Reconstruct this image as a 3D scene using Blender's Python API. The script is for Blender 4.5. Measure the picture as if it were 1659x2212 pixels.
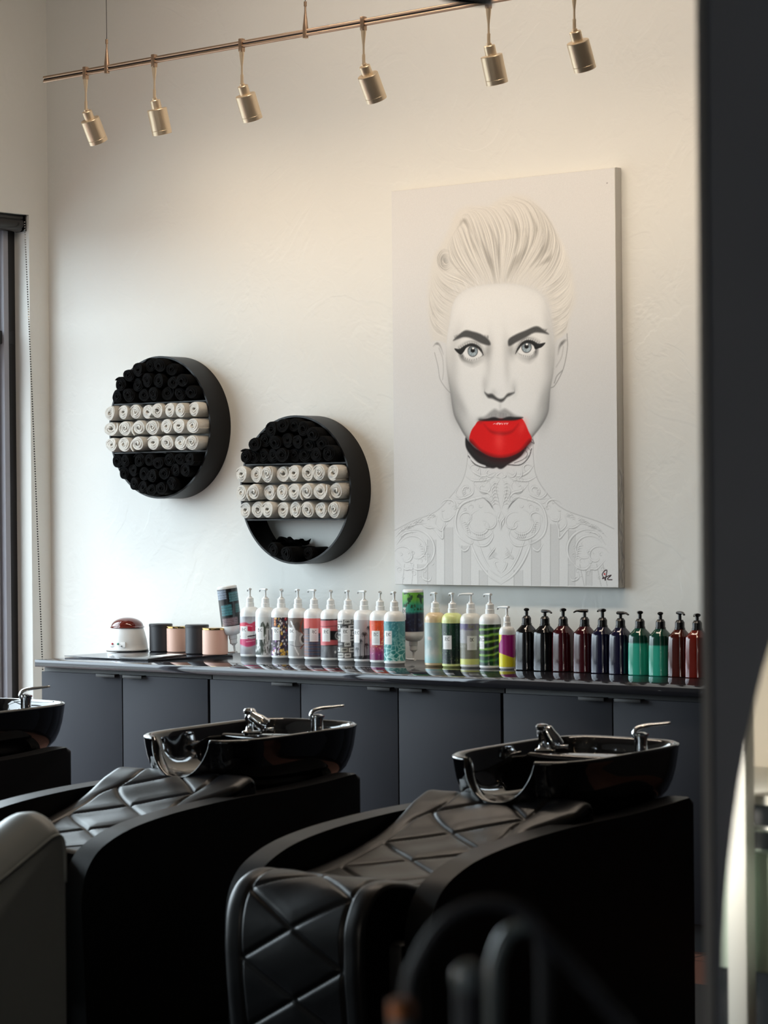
import bpy, bmesh, math, random
import numpy as np
from mathutils import Vector, Matrix, Euler
for o in list(bpy.data.objects): bpy.data.objects.remove(o)
scn = bpy.context.scene
COL = scn.collection
R_ = math.radians
# ------------------------------------------------------------------ camera (84 mm lens on a 24 mm wide frame, 8.5 m from the back wall)
FPX = 5800.; YAW = R_(40); ROLL = .009; HOR = 1094.
CP = Vector((9.11, -8.5, 1.54))
pit = math.atan((HOR-1106)/FPX)
FW = Vector((-math.sin(YAW)*math.cos(pit), math.cos(YAW)*math.cos(pit), math.sin(pit)))
r0 = Vector((math.cos(YAW), math.sin(YAW), 0)); u0 = r0.cross(FW)
RT = r0*math.cos(ROLL)-u0*math.sin(ROLL); UP = u0*math.cos(ROLL)+r0*math.sin(ROLL)
def onp(x, y, ax, val):
    """point on the plane axis=val that the photograph shows at (x, y): used to measure the place"""
    d = FW+RT*((x-829.5)/FPX)-UP*((y-1106)/FPX); t = (val-CP[ax])/d[ax]
    return CP+d*t
cam = bpy.data.cameras.new('camera'); camo = bpy.data.objects.new('camera', cam); COL.objects.link(camo)
camo.matrix_world = Matrix(((RT.x, UP.x, -FW.x, CP.x), (RT.y, UP.y, -FW.y, CP.y), (RT.z, UP.z, -FW.z, CP.z), (0, 0, 0, 1)))
cam.sensor_fit = 'HORIZONTAL'; cam.sensor_width = 24; cam.lens = 24*FPX/1659
cam.clip_start = .05; cam.clip_end = 200
cam.dof.use_dof = True; cam.dof.focus_distance = 11.0; cam.dof.aperture_fstop = 5.2
scn.camera = camo
# ------------------------------------------------------------------ exposure
vs = scn.view_settings; vs.view_transform = 'Standard'; vs.look = 'None'; vs.gamma = 1; vs.use_curve_mapping = False; vs.exposure = 0.0
# ------------------------------------------------------------------ overcast sky: cool and bright above, dull ground below
w = bpy.data.worlds.new('overcast_sky'); scn.world = w; w.use_nodes = True; nt = w.node_tree; nt.nodes.clear()
tc = nt.nodes.new('ShaderNodeTexCoord'); sp = nt.nodes.new('ShaderNodeSeparateXYZ'); mr = nt.nodes.new('ShaderNodeMapRange'); cr = nt.nodes.new('ShaderNodeValToRGB'); bg = nt.nodes.new('ShaderNodeBackground'); wo = nt.nodes.new('ShaderNodeOutputWorld')
nt.links.new(tc.outputs['Generated'], sp.inputs[0]); nt.links.new(sp.outputs['Z'], mr.inputs['Value']); mr.inputs['From Min'].default_value = -.3; mr.inputs['From Max'].default_value = .7
nt.links.new(mr.outputs[0], cr.inputs[0]); nt.links.new(cr.outputs[0], bg.inputs[0]); nt.links.new(bg.outputs[0], wo.inputs[0])
cr.color_ramp.elements[0].position = .26; cr.color_ramp.elements[0].color = (.15, .16, .17, 1)
cr.color_ramp.elements[1].position = .36; cr.color_ramp.elements[1].color = (.78, .92, 1.0, 1)
SKY = 9.8; bg.inputs[1].default_value = SKY
# ------------------------------------------------------------------ portals in the window openings, warm ceiling bulbs, added fill for the upper wall
def area(name, loc, rot, sx, sy, power, color, portal=False):
    l = bpy.data.lights.new(name, 'AREA'); l.shape = 'RECTANGLE'; l.size = sx; l.size_y = sy; l.energy = power; l.color = color
    if portal: l.cycles.is_portal = True
    o = bpy.data.objects.new(name, l); COL.objects.link(o); o.location = loc; o.rotation_euler = rot
    return o
XW = -.03                       # left wall plane
WIN_Z = 2.89; WIN_Y0 = -.117; WIN_Y1 = -5.2; REAR_Y = -12.5; RIGHT_X = 12.5; CEIL = 4.3
area('window_portal', (XW-.30, (WIN_Y0+WIN_Y1)/2, WIN_Z/2), (0, R_(-90), 0), WIN_Z, WIN_Y0-WIN_Y1, 1, (1, 1, 1), True)
def bulb(name, loc, power, rad=.04, color=(1, .72, .42)):
    l = bpy.data.lights.new(name, 'POINT'); l.energy = power; l.shadow_soft_size = rad; l.color = color
    o = bpy.data.objects.new(name, l); COL.objects.link(o); o.location = loc
for k, (x, y) in enumerate(((3.2, -3.6), (5.6, -3.4), (7.6, -5.2), (4.4, -6.4), (8.6, -9.2), (6.4, -9.6))): bulb('ceiling_bulb', (x, y, 3.75), 3 if y > -6 else 1.2)
area('upper_wall_fill', (3.1, -1.5, CEIL-.03), (R_(22), 0, 0), 3.6, .25, 58, (1, .84, .68))  # added area light out of view, warms the upper wall
# ---------------------------------------------------------------- raster painter (artwork and printed labels become vertex colours)
import numpy as np, math, random
class Raster:
    def __init__(s, W, H, col, tf=None):
        s.W, s.H = W, H
        s.a = np.empty((H, W, 3)); s.a[:] = col
        s.tf = tf or (lambda p: p)
    def box(s, P, pad):
        x0 = max(0, int(P[:, 0].min() - pad)); x1 = min(s.W, int(P[:, 0].max() + pad) + 2)
        y0 = max(0, int(P[:, 1].min() - pad)); y1 = min(s.H, int(P[:, 1].max() + pad) + 2)
        if x0 >= x1 or y0 >= y1: return None
        Y, X = np.mgrid[y0:y1, x0:x1]
        return x0, x1, y0, y1, X + .5, Y + .5
    def put(s, b, m, col):
        x0, x1, y0, y1 = b[:4]
        m = m[..., None]; R = s.a[y0:y1, x0:x1]
        R[:] = R * (1 - m) + np.array(col, float) * m
    def mul(s, b, m, f):
        x0, x1, y0, y1 = b[:4]
        s.a[y0:y1, x0:x1] *= 1 - m[..., None] * (1 - np.array(f, float))
    @staticmethod
    def spline(P, n=6, closed=False):
        P = np.array(P, float)
        if len(P) < 3: return P
        Q = np.vstack([P[-1], P, P[0], P[1]]) if closed else np.vstack([2*P[0]-P[1], P, 2*P[-1]-P[-2]])
        out = []
        for i in range(1, len(Q) - 2):
            for k in range(n):
                t = k / n
                out.append(.5*((2*Q[i]) + (-Q[i-1]+Q[i+1])*t + (2*Q[i-1]-5*Q[i]+4*Q[i+1]-Q[i+2])*t*t + (-Q[i-1]+3*Q[i]-3*Q[i+1]+Q[i+2])*t**3))
        if not closed: out.append(P[-1])
        return np.array(out)
    def sd(s, P, X, Y):
        d2 = np.full(X.shape, 1e18); ins = np.zeros(X.shape, bool)
        Q = np.roll(P, -1, 0)
        for (ax, ay), (bx, by) in zip(P, Q):
            ex, ey = bx-ax, by-ay; L = ex*ex+ey*ey+1e-12
            t = np.clip(((X-ax)*ex+(Y-ay)*ey)/L, 0, 1)
            d2 = np.minimum(d2, (X-ax-t*ex)**2+(Y-ay-t*ey)**2)
            c = (ay > Y) != (by > Y)
            with np.errstate(divide='ignore', invalid='ignore'):
                ins ^= c & (X < ex*(Y-ay)/(ey if ey else 1e-9)+ax)
        d = np.sqrt(d2)
        return np.where(ins, d, -d)
    def poly(s, P, col, blur=1., alpha=1., smooth=True, mul=False):
        P = s.tf(np.array(P, float))
        if smooth: P = s.spline(P, 5, True)
        b = s.box(P, blur*1.5)
        if b is None: return
        d = s.sd(P, b[4], b[5])
        t = np.clip(d/blur*.5+.5, 0, 1); m = alpha*t*t*(3-2*t)
        (s.mul if mul else s.put)(b, m, col)
    def stroke(s, P, w, col, alpha=1., blur=.7, taper=(1, 1), smooth=True, mul=False):
        P = s.tf(np.array(P, float))
        if smooth: P = s.spline(P, 6)
        b = s.box(P, w+blur*2)
        if b is None: return
        X, Y = b[4], b[5]; m = np.zeros(X.shape); n = len(P)-1
        for i in range(n):
            ax, ay = P[i]; ex, ey = P[i+1]-P[i]; L = ex*ex+ey*ey+1e-12
            t = np.clip(((X-ax)*ex+(Y-ay)*ey)/L, 0, 1)
            d = np.sqrt((X-ax-t*ex)**2+(Y-ay-t*ey)**2)
            q = (i+t)/n
            tp = np.minimum(1, np.minimum(q/max(1e-6, 1-taper[0]) if taper[0] < 1 else 1, (1-q)/max(1e-6, 1-taper[1]) if taper[1] < 1 else 1))
            ww = w*.5*(.25+.75*tp)
            m = np.maximum(m, np.clip((ww-d)/blur+.5, 0, 1)*(.3+.7*tp))
        (s.mul if mul else s.put)(b, m*alpha, col)
    def blob(s, c, rx, ry, col, alpha=1., p=2., ang=0, mul=False):
        c = s.tf(np.array([c], float))[0]
        b = s.box(np.array([c]), max(rx, ry)*2.2)
        if b is None: return
        X, Y = b[4]-c[0], b[5]-c[1]; ca, sa = math.cos(ang), math.sin(ang)
        q = ((X*ca+Y*sa)/rx)**2+((-X*sa+Y*ca)/ry)**2
        (s.mul if mul else s.put)(b, alpha*np.exp(-q**(p/2)), col)
    def disc(s, c, r, col, alpha=1., blur=.8, ry=None):
        a = np.linspace(0, 2*math.pi, 24, endpoint=False)
        c = np.array(c, float)
        s.poly(np.stack([c[0]+r*np.cos(a), c[1]+(ry or r)*np.sin(a)], 1), col, blur, alpha, smooth=False)

def homography(src, dst):
    A = []
    for (x, y), (u, v) in zip(src, dst):
        A.append([x, y, 1, 0, 0, 0, -u*x, -u*y, -u]); A.append([0, 0, 0, x, y, 1, -v*x, -v*y, -v])
    h = np.linalg.svd(np.array(A, float))[2][-1].reshape(3, 3)
    def f(P):
        q = np.c_[P, np.ones(len(P))] @ h.T
        return q[:, :2]/q[:, 2:]
    return f

def portrait(W=520, H=753):
    """black and white print of a short-haired woman with a red mouth and a lace-relief collar"""
    rnd = random.Random(5)
    hom = homography([(845, 413), (1326, 362), (1341, 1270), (849, 1262)], [(0, 0), (W, 0), (W, H), (0, H)])
    R = Raster(W, H, (.80, .80, .80), hom)
    za = lambda L: [(820+x/2.9625, 340+y/2.9625) for x, y in L]
    zb = lambda L: [(820+x/2.9625, 840+y/2.9625) for x, y in L]
    ze = lambda L: [(920+x/5.184, 680+y/5.184) for x, y in L]
    g = lambda v: (v, v, v)
    # neck and shoulders
    body = [(560, 250), (985, 250), (1000, 420), (1010, 560), (1100, 690), (1200, 770), (1400, 840), (1510, 890), (1512, 1270), (80, 1250), (85, 900), (200, 840), (350, 780), (450, 680), (530, 570), (560, 430)]
    R.poly(zb(body), g(.815), 3)
    R.stroke(zb([(85, 900), (200, 840), (350, 780), (450, 680), (530, 570), (560, 430), (556, 300)]), 1.6, g(.68), .8, 1)
    R.stroke(zb([(985, 300), (985, 420), (1010, 560), (1100, 690), (1200, 770), (1400, 840), (1510, 890)]), 1.6, g(.66), .8, 1)
    # satin stripes of the bodice
    for x0, x1, top in [(235, 300, 1120), (300, 355, 960), (410, 465, 880), (522, 580, 1000), (635, 690, 1160), (862, 920, 1160), (975, 1035, 960), (1098, 1155, 860), (1215, 1260, 900), (1330, 1370, 1160)]:
        R.poly(zb([(x0, top), (x1, top), (x1, 1262), (x0, 1258)]), g(.735), 1.2, .6, smooth=False)
        R.stroke(zb([(x0, top), (x0, 1260)]), 1.2, g(.62), .8)
        R.stroke(zb([(x1, top), (x1, 1260)]), 1.2, g(.66), .6)
    for x0 in (150, 210, 1290, 1400, 1440):
        R.stroke(zb([(x0, 1120), (x0-15 if x0 < 700 else x0+30, 1262)]), 1.4, g(.66), .8)
    def emb(L, w=2.2, mirror=True, a=.85):
        for mm in ((0, 1) if mirror else (0,)):
            Q = [(1550-x if mm else x, y) for x, y in L]
            Q2 = [(x+3, y+4) for x, y in Q]; Q3 = [(x-3, y-4) for x, y in Q]
            R.stroke(zb(Q2), w*1.25, g(.50), .75*a, 1.1, (.6, .6))
            R.stroke(zb(Q3), w, g(.66), .5*a, 1, (.6, .6))
            R.stroke(zb(Q), w*.9, g(.90), .9*a, .9, (.7, .7))
    def spir(cx, cy, r0, r1, a0, a1, n=9): return [(cx+(r0+(r1-r0)*t)*math.cos(math.radians(a0+(a1-a0)*t)), cy+(r0+(r1-r0)*t)*math.sin(math.radians(a0+(a1-a0)*t))) for t in np.linspace(0, 1, n)]
    # heart cartouche
    emb([(775, 1248), (700, 1195), (635, 1110), (590, 1010), (585, 960)], 4); emb([(775, 1205), (715, 1160), (665, 1080), (632, 990), (615, 950)], 2.6)
    emb([(735, 775), (690, 690), (620, 690), (520, 730), (480, 830), (500, 930), (580, 985), (600, 950)], 4)
    emb(spir(640, 850, 125, 95, 200, 20), 2.5); emb(spir(650, 860, 100, 25, 260, -80, 14), 2.6); emb(spir(690, 850, 75, 15, 250, 560, 12), 2.2)
    emb(spir(560, 820, 60, 10, 150, 420), 2.2); emb([(600, 985), (640, 1000), (690, 990), (725, 930), (700, 870)], 2.4); emb([(700, 1000), (720, 1060), (760, 1085)], 2.2)
    for k in range(7): emb([(740, 1010), (730-k*6, 1035+k*7), (752-k*3, 1050+k*4)], 1.4)
    emb([(775, 770), (755, 830), (775, 890)], 2.6); emb([(740, 800), (775, 850), (770, 900)], 2.2); emb([(760, 1100), (735, 1110), (750, 1150), (772, 1175)], 2)
    emb([(500, 985), (530, 1030), (560, 1020), (575, 985)], 3); emb([(590, 820), (555, 870), (560, 930)], 2)
    for k in range(6): emb([(520+k*7, 850+k*12), (545+k*6, 845+k*12), (560+k*3, 870+k*11)], 1.3)
    for k in range(5): emb([(610+k*14, 905), (618+k*12, 940), (640+k*10, 950)], 1.3)
    # collar
    emb([(560, 470), (600, 520), (660, 545), (735, 520)], 3.4); emb([(540, 545), (600, 575), (680, 570), (740, 545)], 3)
    emb([(640, 480), (640, 540), (660, 560)], 2); emb(spir(610, 500, 40, 10, 180, 430), 2.4); emb(spir(700, 520, 40, 10, 0, 260), 2.4)
    emb([(775, 520), (745, 545), (770, 560)], 2.4); emb([(770, 560), (740, 620), (755, 700), (772, 760)], 2.6); emb([(740, 590), (715, 640), (735, 690), (765, 720)], 2.2)
    for k in range(7): emb([(762, 600+k*22), (735, 590+k*22), (715, 610+k*22)], 1.6)
    emb(spir(660, 620, 55, 15, -60, 250), 2.6); emb(spir(560, 640, 45, 10, 100, 400), 2.6); emb([(600, 600), (640, 640), (700, 660), (735, 720)], 2.8)
    R.stroke(zb([(650, 680), (700, 720), (728, 765)]), 2.4, g(.42), .8, 1, (.6, .8)); R.stroke(zb([(900, 680), (850, 720), (818, 765)]), 2.4, g(.42), .8, 1, (.6, .8))
    emb([(500, 620), (480, 660), (520, 690), (560, 660)], 2.2); emb([(470, 690), (530, 690), (590, 660), (600, 600)], 2.6)
    emb(spir(450, 750, 70, 20, 200, 380), 3); emb([(390, 770), (400, 830), (440, 830), (480, 790)], 2.6); emb([(360, 800), (350, 860), (390, 900), (410, 850), (380, 820)], 2.4)
    emb([(310, 870), (350, 900), (395, 950), (400, 890), (430, 850)], 3); emb([(250, 850), (300, 880), (350, 880)], 2.4)
    # shoulder scrolls
    emb(spir(215, 1030, 140, 120, -110, 70), 4); emb(spir(215, 1030, 110, 40, -150, 120, 12), 2.8); emb(spir(150, 1070, 80, 15, 200, 520, 12), 2.6)
    emb([(95, 990), (150, 920), (230, 905)], 3); emb([(90, 940), (140, 890), (210, 860), (290, 850)], 3); emb([(180, 1100), (220, 1150), (280, 1140), (320, 1080)], 2.8)
    for k in range(6): emb([(240+k*5, 1000+k*16), (265+k*4, 1000+k*16), (280, 1025+k*14)], 1.4)
    emb([(95, 1090), (150, 1150), (190, 1150), (200, 1180)], 2.6); emb([(270, 1160), (270, 1210), (310, 1225), (325, 1190)], 2.6)
    for k in range(60):
        x = rnd.uniform(100, 740); y = 905+rnd.uniform(-10, 330) if x < 330 else rnd.uniform(560, 760)
        if x > 330 and (y < 780-(x-330)*.75): continue
        emb(spir(x, y, rnd.uniform(10, 24), 4, rnd.uniform(0, 360), rnd.uniform(380, 620), 7), 1.3, True, .55)
    for k in range(40):
        x = rnd.uniform(90, 350); y = 900-(x-90)*.44+rnd.uniform(0, 26)
        emb([(x, y), (x+10, y-12), (x+22, y-6)], 1.5, True, .6)
    # shadow under the chin and the dark ruff
    R.poly(ze([(440, 1350), (480, 1400), (560, 1480), (700, 1540), (830, 1560), (960, 1540), (1100, 1470), (1160, 1400), (1090, 1530), (1030, 1590), (930, 1650), (860, 1700), (820, 1705), (790, 1690), (740, 1700), (640, 1670), (560, 1620), (480, 1530), (440, 1450)]), g(.13), 2, .98)
    R.stroke(ze([(470, 1560), (540, 1650), (640, 1690), (720, 1690)]), 2.2, g(.3), .9); R.stroke(ze([(490, 1590), (560, 1640), (660, 1675)]), 3, g(.86), .8, 1.5)
    R.stroke(ze([(920, 1660), (1060, 1660), (1150, 1580), (1185, 1480)]), 2.2, g(.3), .8); R.stroke(ze([(1100, 1480), (1140, 1540), (1090, 1600), (990, 1640)]), 1.6, g(.45), .8)
    R.stroke(ze([(1130, 1450), (1180, 1520), (1120, 1590)]), 1.5, g(.5), .7); R.stroke(ze([(1195, 1370), (1215, 1420), (1180, 1400)]), 1.8, g(.4), .8)
    # hair mass
    hair = [(330, 1160), (310, 1000), (305, 860), (315, 760), (340, 640), (400, 540), (440, 460), (480, 360), (560, 310), (690, 310), (760, 265), (860, 235), (960, 265), (1050, 350), (1110, 440), (1160, 540), (1210, 640), (1240, 780), (1252, 900), (1220, 1010), (1200, 1110), (1150, 1180), (1110, 1160), (1090, 950), (1000, 830), (760, 800), (560, 840), (470, 950), (440, 1160), (380, 1180)]
    R.poly(za(hair), (.805, .795, .775), 9, .9)
    def fan(guides, n, dark, light, wid=1.3, al=.5, jit=6, seed=1):
        r2 = random.Random(seed); G = [np.array(Raster.spline(q, 4)) for q in guides]
        for k in range(n):
            t = r2.uniform(0, len(G)-1.001); i = int(t); f = t-i
            m = 14; A = G[i][np.linspace(0, len(G[i])-1, m).astype(int)]; B = G[i+1][np.linspace(0, len(G[i+1])-1, m).astype(int)]
            Q = A*(1-f)+B*f + np.array([r2.gauss(0, jit), r2.gauss(0, jit)])
            s0 = r2.randint(0, 5); s1 = r2.randint(8, m)
            v = dark if r2.random() < .5 else light
            v = v+r2.uniform(-.05, .05)
            R.stroke(za(Q[s0:s1:2] if s1-s0 > 5 else Q[s0:s1]), r2.uniform(.7, 1.6)*wid, (v, v*.985, v*.955), min(1, al*1.2)*r2.uniform(.45, 1), 1, (.5, .3), smooth=True)
    top = [[(600, 800), (520, 740), (450, 640), (440, 560), (470, 500)], [(680, 800), (620, 700), (560, 580), (520, 470), (500, 420), (540, 360)],
           [(740, 800), (700, 680), (640, 540), (600, 420), (560, 350), (500, 380)], [(765, 800), (745, 660), (740, 520), (700, 400), (640, 330), (540, 320)],
           [(790, 800), (820, 660), (850, 520), (830, 400), (760, 310), (690, 320)], [(820, 790), (890, 650), (930, 500), (920, 380), (860, 290), (750, 290)],
           [(860, 780), (960, 640), (1030, 500), (1020, 380), (960, 290), (860, 245)], [(950, 800), (1060, 680), (1110, 560), (1100, 450), (1050, 350), (960, 270)],
           [(1020, 850), (1120, 760), (1180, 640), (1170, 560), (1120, 450)]]
    fan(top, 520, .60, .87, 1.2, .55, 4, 3)
    # deep locks in the quiff
    for L, w in [([(735, 790), (715, 690), (680, 600), (650, 530)], 12), ([(800, 780), (850, 680), (905, 600), (930, 500)], 13), ([(830, 760), (900, 640), (940, 540), (930, 450)], 8), ([(960, 690), (1030, 610), (1070, 540), (1075, 470)], 13), ([(1000, 690), (1080, 640), (1100, 590)], 9),
                 ([(770, 760), (760, 640), (740, 520), (700, 430)], 7), ([(590, 480), (540, 400), (500, 440)], 8), ([(640, 640), (600, 560), (560, 470)], 6), ([(860, 600), (880, 500), (850, 400), (790, 330)], 6), ([(980, 560), (1000, 450), (960, 350)], 6)]:
        R.stroke(za(L), w*1.25, (.50, .485, .46), .58, 5, (.4, .3))
    fan(top, 160, .52, .88, 1., .5, 4, 8)
    curl = [[(420+math.cos(a)*rx, 650+math.sin(a)*ry) for a in np.linspace(.5, 5.8, 9)] for rx, ry in ((52, 72), (40, 54), (27, 36), (14, 20))]
    R.blob(za([(405, 650)])[0], 12, 9, g(.40), .5, 2, .9); fan(curl, 70, .52, .84, 1.1, .5, 4, 4)
    left = [[(440, 1150), (380, 1120), (330, 1060), (315, 960)], [(430, 1080), (360, 1020), (320, 930), (315, 840)], [(450, 980), (380, 930), (330, 850), (320, 780)], [(500, 890), (430, 860), (370, 800), (335, 720)], [(580, 830), (500, 790), (420, 760), (360, 700)], [(640, 810), (560, 730), (520, 700), (440, 710)]]
    fan(left, 260, .66, .89, 1.1, .5, 4, 5)
    right = [[(1110, 1150), (1150, 1120), (1190, 1080), (1200, 1000)], [(1100, 1060), (1150, 1040), (1210, 990), (1240, 900)], [(1090, 970), (1150, 950), (1220, 880), (1240, 790)], [(1060, 890), (1130, 850), (1200, 780), (1215, 680)], [(1000, 830), (1090, 800), (1170, 720), (1190, 620)]]
    fan(right, 260, .66, .89, 1.1, .5, 4, 6)
    # ears
    R.poly(ze([(60, 290), (130, 270), (225, 330), (235, 600), (270, 850), (200, 790), (150, 690), (120, 540), (90, 400)]), g(.80), 2)
    R.stroke(ze([(75, 330), (110, 300), (150, 320), (190, 420)]), 5, g(.42), .8, 3, (.5, .3)); R.stroke(ze([(90, 400), (130, 560), (150, 690), (210, 790), (265, 850)]), 1.6, g(.6), .8, 1.3); R.stroke(ze([(140, 350), (180, 460), (190, 600), (180, 700)]), 2.4, g(.66), .6, 2)
    R.poly(ze([(1440, 300), (1520, 230), (1580, 190), (1588, 330), (1560, 520), (1520, 660), (1450, 780), (1395, 800), (1410, 600)]), g(.79), 2)
    R.stroke(ze([(1480, 420), (1500, 330), (1550, 270), (1580, 260)]), 6, g(.38), .8, 4, (.5, .5)); R.stroke(ze([(1580, 190), (1585, 350), (1540, 580), (1450, 760), (1400, 795)]), 1.8, g(.55), .8, 1.3); R.stroke(ze([(1530, 600), (1470, 660), (1440, 740)]), 2.4, g(.55), .7, 1.5); R.stroke(ze([(1540, 330), (1520, 450), (1460, 560)]), 2.4, g(.65), .6, 2)
    # face
    face = [(300, -150), (260, 60), (228, 250), (218, 480), (240, 680), (268, 850), (288, 1000), (312, 1110), (360, 1210), (440, 1345), (560, 1470), (700, 1560), (830, 1580), (960, 1560), (1100, 1460), (1215, 1325), (1310, 1200), (1370, 1075), (1385, 950), (1397, 800), (1430, 600), (1440, 350), (1420, 150), (1370, -50), (1290, -240), (1100, -340), (830, -370), (520, -330), (380, -260)]
    P = hom(np.array(ze(face))); P = R.spline(P, 5, True); b = R.box(P, 6); d = R.sd(P, b[4], b[5])
    m = np.clip(d/3+.5, 0, 1); Yp = b[5]; Xp = b[4]
    cx = hom(np.array(ze([(830, 700)])))[0]
    low = np.clip((Yp-hom(np.array(ze([(0, 330)])))[0][1])/150, 0, 1)
    tone = .865-.33*np.exp(-np.clip(d, 0, 99)/7)*low-(.03+.09*low)*np.exp(-np.clip(d, 0, 99)/20)-.03*np.exp(-np.clip(d, 0, 99)/4)
    x0, x1, y0, y1 = b[:4]; A = R.a[y0:y1, x0:x1]; A[:] = A*(1-m[..., None])+tone[..., None]*m[..., None]*np.array([1, 1, .995])
    fan(top, 70, .74, .88, 1., .45, 5, 11)   # wisps over the hairline
    for k in range(160):
        a = rnd.uniform(0, 1); x = 480+a*600; y = 850-90*math.sin(a*math.pi)+rnd.uniform(-15, 20)
        R.stroke(za([(x, y+30), (x+(x-770)*.08, y), (x+(x-770)*.2, y-50)]), 1.1, g(rnd.choice([.76, .9])), .4, 1, (.3, .3))
    for c, rx, ry, v, al, an in [((310, 900), 14, 34, .45, .35, -.25), ((400, 1010), 9, 26, .5, .32, -.5), ((350, 1120), 14, 26, .5, .3, -.4), ((1350, 930), 12, 32, .45, .3, .2), ((1340, 1100), 16, 30, .5, .32, .4), ((1290, 960), 8, 28, .55, .2, .35), ((300, 560), 12, 40, .55, .25, 0), ((1390, 480), 12, 40, .5, .3, 0),
                               ((700, 480), 8, 44, .62, .28, .06), ((900, 480), 8, 44, .62, .30, -.06), ((655, 760), 7, 16, .55, .28, 0), ((985, 800), 7, 13, .55, .28, 0), ((690, 380), 9, 16, .45, .42, .3), ((950, 370), 9, 16, .45, .42, -.2), ((330, 260), 12, 30, .62, .25, .3), ((1380, 150), 10, 40, .6, .3, -.2), ((760, 850), 9, 7, .6, .3, 0),
                               ((830, 1000), 3.5, 9, .66, .35, 0), ((1120, 60), 20, 12, .7, .1, 0), ((520, 1230), 14, 16, .62, .25, .4), ((1180, 1200), 16, 14, .66, .18, 0)]:
        R.blob(ze([c])[0], rx, ry, g(v), al, 2, an)
    R.blob(ze([(820, 700)])[0], 9, 34, g(.87), .6); R.blob(ze([(825, 850)])[0], 8, 8, g(.86), .5)
    # brows
    for Q in ([(300, 265), (370, 195), (440, 152), (520, 165), (600, 190), (680, 238), (718, 290), (705, 320), (610, 295), (500, 240), (420, 228), (350, 250)],
              [(918, 310), (925, 250), (1000, 200), (1100, 158), (1235, 106), (1320, 150), (1375, 195), (1290, 180), (1205, 180), (1110, 235), (1010, 285), (940, 325)]):
        R.poly(ze(Q), g(.24), 2.4, .9)
    for k in range(90):
        t = rnd.random(); x = 320+t*380; y = 250-80*math.sin(min(1, t*1.5)*math.pi*.62)+t*70; R.stroke(ze([(x, y+10), (x-8+t*5, y-18), (x-16+t*14, y-42)]), 1, g(.3), .6, .8, (.3, .3))
        x = 930+t*400; y = 290-170*t+(60*(t-.8)*4 if t > .8 else 0); R.stroke(ze([(x, y+10), (x-4+t*22, y-14), (x+6+t*28, y-34)]), 1, g(.3), .6, .8, (.3, .3))
    # eyes
    for s, ic, wing, white, under in (
        (1, (520, 384), [(314, 355), (370, 358), (430, 320), (500, 296), (565, 312), (618, 360), (642, 432), (612, 392), (565, 346), (505, 326), (450, 345), (418, 392), (385, 420), (345, 398)],
         [(415, 400), (450, 345), (505, 325), (565, 345), (612, 395), (632, 428), (580, 445), (500, 455), (440, 440)], [(385, 420), (420, 478), (510, 512), (610, 478), (640, 440)]),
        (2, (1125, 340), [(1336, 290), (1262, 300), (1200, 268), (1135, 258), (1070, 288), (1022, 352), (1001, 415), (1035, 368), (1080, 312), (1140, 290), (1200, 320), (1222, 362), (1262, 352), (1300, 335)],
         [(1010, 405), (1050, 345), (1090, 305), (1145, 290), (1200, 322), (1222, 370), (1170, 405), (1090, 415), (1040, 412)], [(1235, 370), (1222, 430), (1160, 470), (1070, 455), (1015, 425)])):
        R.stroke(ze(under), 15, g(.38), .42, 10, (.3, .35)); R.stroke(ze(under[:3]), 9, g(.25), .55, 6, (1, .2))
        R.poly(ze(white), g(.87), 1.2)
        R.disc(ze([ic])[0], 11.2, g(.30), 1, 1.2, 12.4); R.disc(ze([ic])[0], 9.7, (.57, .64, .68), 1, 1.3, 10.6)
        for k in range(26):
            a = k/26*6.283; R.stroke(ze([(ic[0]+20*math.cos(a), ic[1]+22*math.sin(a)), (ic[0]+46*math.cos(a), ic[1]+52*math.sin(a))]), .9, g(rnd.choice([.45, .78])), .5, .8, smooth=False)
        R.disc(ze([(ic[0], ic[1]-8)])[0], 4.6, g(.10), 1, 1); R.blob(ze([(ic[0], ic[1]-38)])[0], 10, 5, g(.2), .6)
        R.disc(ze([(ic[0]+4, ic[1]-32)])[0], 2.4, g(.97), 1, .9, 2)
        R.poly(ze(wing), g(.13), 1.2, .97)
        lid = [(x+(-8 if s == 1 else 6), y-26) for x, y in wing[2:7]]; R.stroke(ze(lid), 1.6, g(.35), .7, 1.2, (.3, .3)); R.stroke(ze([(x, y-16) for x, y in wing[1:7]]), 7, g(.45), .35, 6)
        for k in range(14):
            t = k/13; i = 1+t*4.9; j = int(i); q = np.array(wing[j])*(1-i+j)+np.array(wing[j+1])*(i-j)
            R.stroke(ze([q, (q[0]+(-6 if s == 1 else 6), q[1]-14), (q[0]+(-12 if s == 1 else 14)*(1-t), q[1]-30)]), .9, g(.2), .7, .8, (1, .2))
            U = R.spline(under, 4); q = U[int(3+t*(len(U)-5))]
            R.stroke(ze([(q[0], q[1]-34), (q[0]+(-3 if s == 1 else 3), q[1]-12)]), .9, g(.25), .7, .8, (1, .3))
    # nose, lips
    R.poly(ze([(655, 845), (690, 862), (740, 862), (790, 902), (830, 918), (870, 905), (910, 862), (950, 850), (988, 848), (945, 880), (905, 900), (870, 940), (838, 955), (795, 940), (740, 915), (690, 902)]), g(.22), 2.8, .9)
    R.stroke(ze([(655, 800), (655, 845), (690, 890)]), 2.6, g(.45), .6, 2.5, (.3, .6)); R.stroke(ze([(990, 790), (990, 840), (960, 870)]), 2.6, g(.45), .6, 2.5, (.3, .6))
    R.poly(ze([(590, 1145), (660, 1110), (720, 1060), (770, 1032), (820, 1052), (880, 1028), (940, 1060), (1000, 1100), (1085, 1130), (960, 1140), (850, 1150), (740, 1150)]), g(.56), 4, .85)
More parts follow.
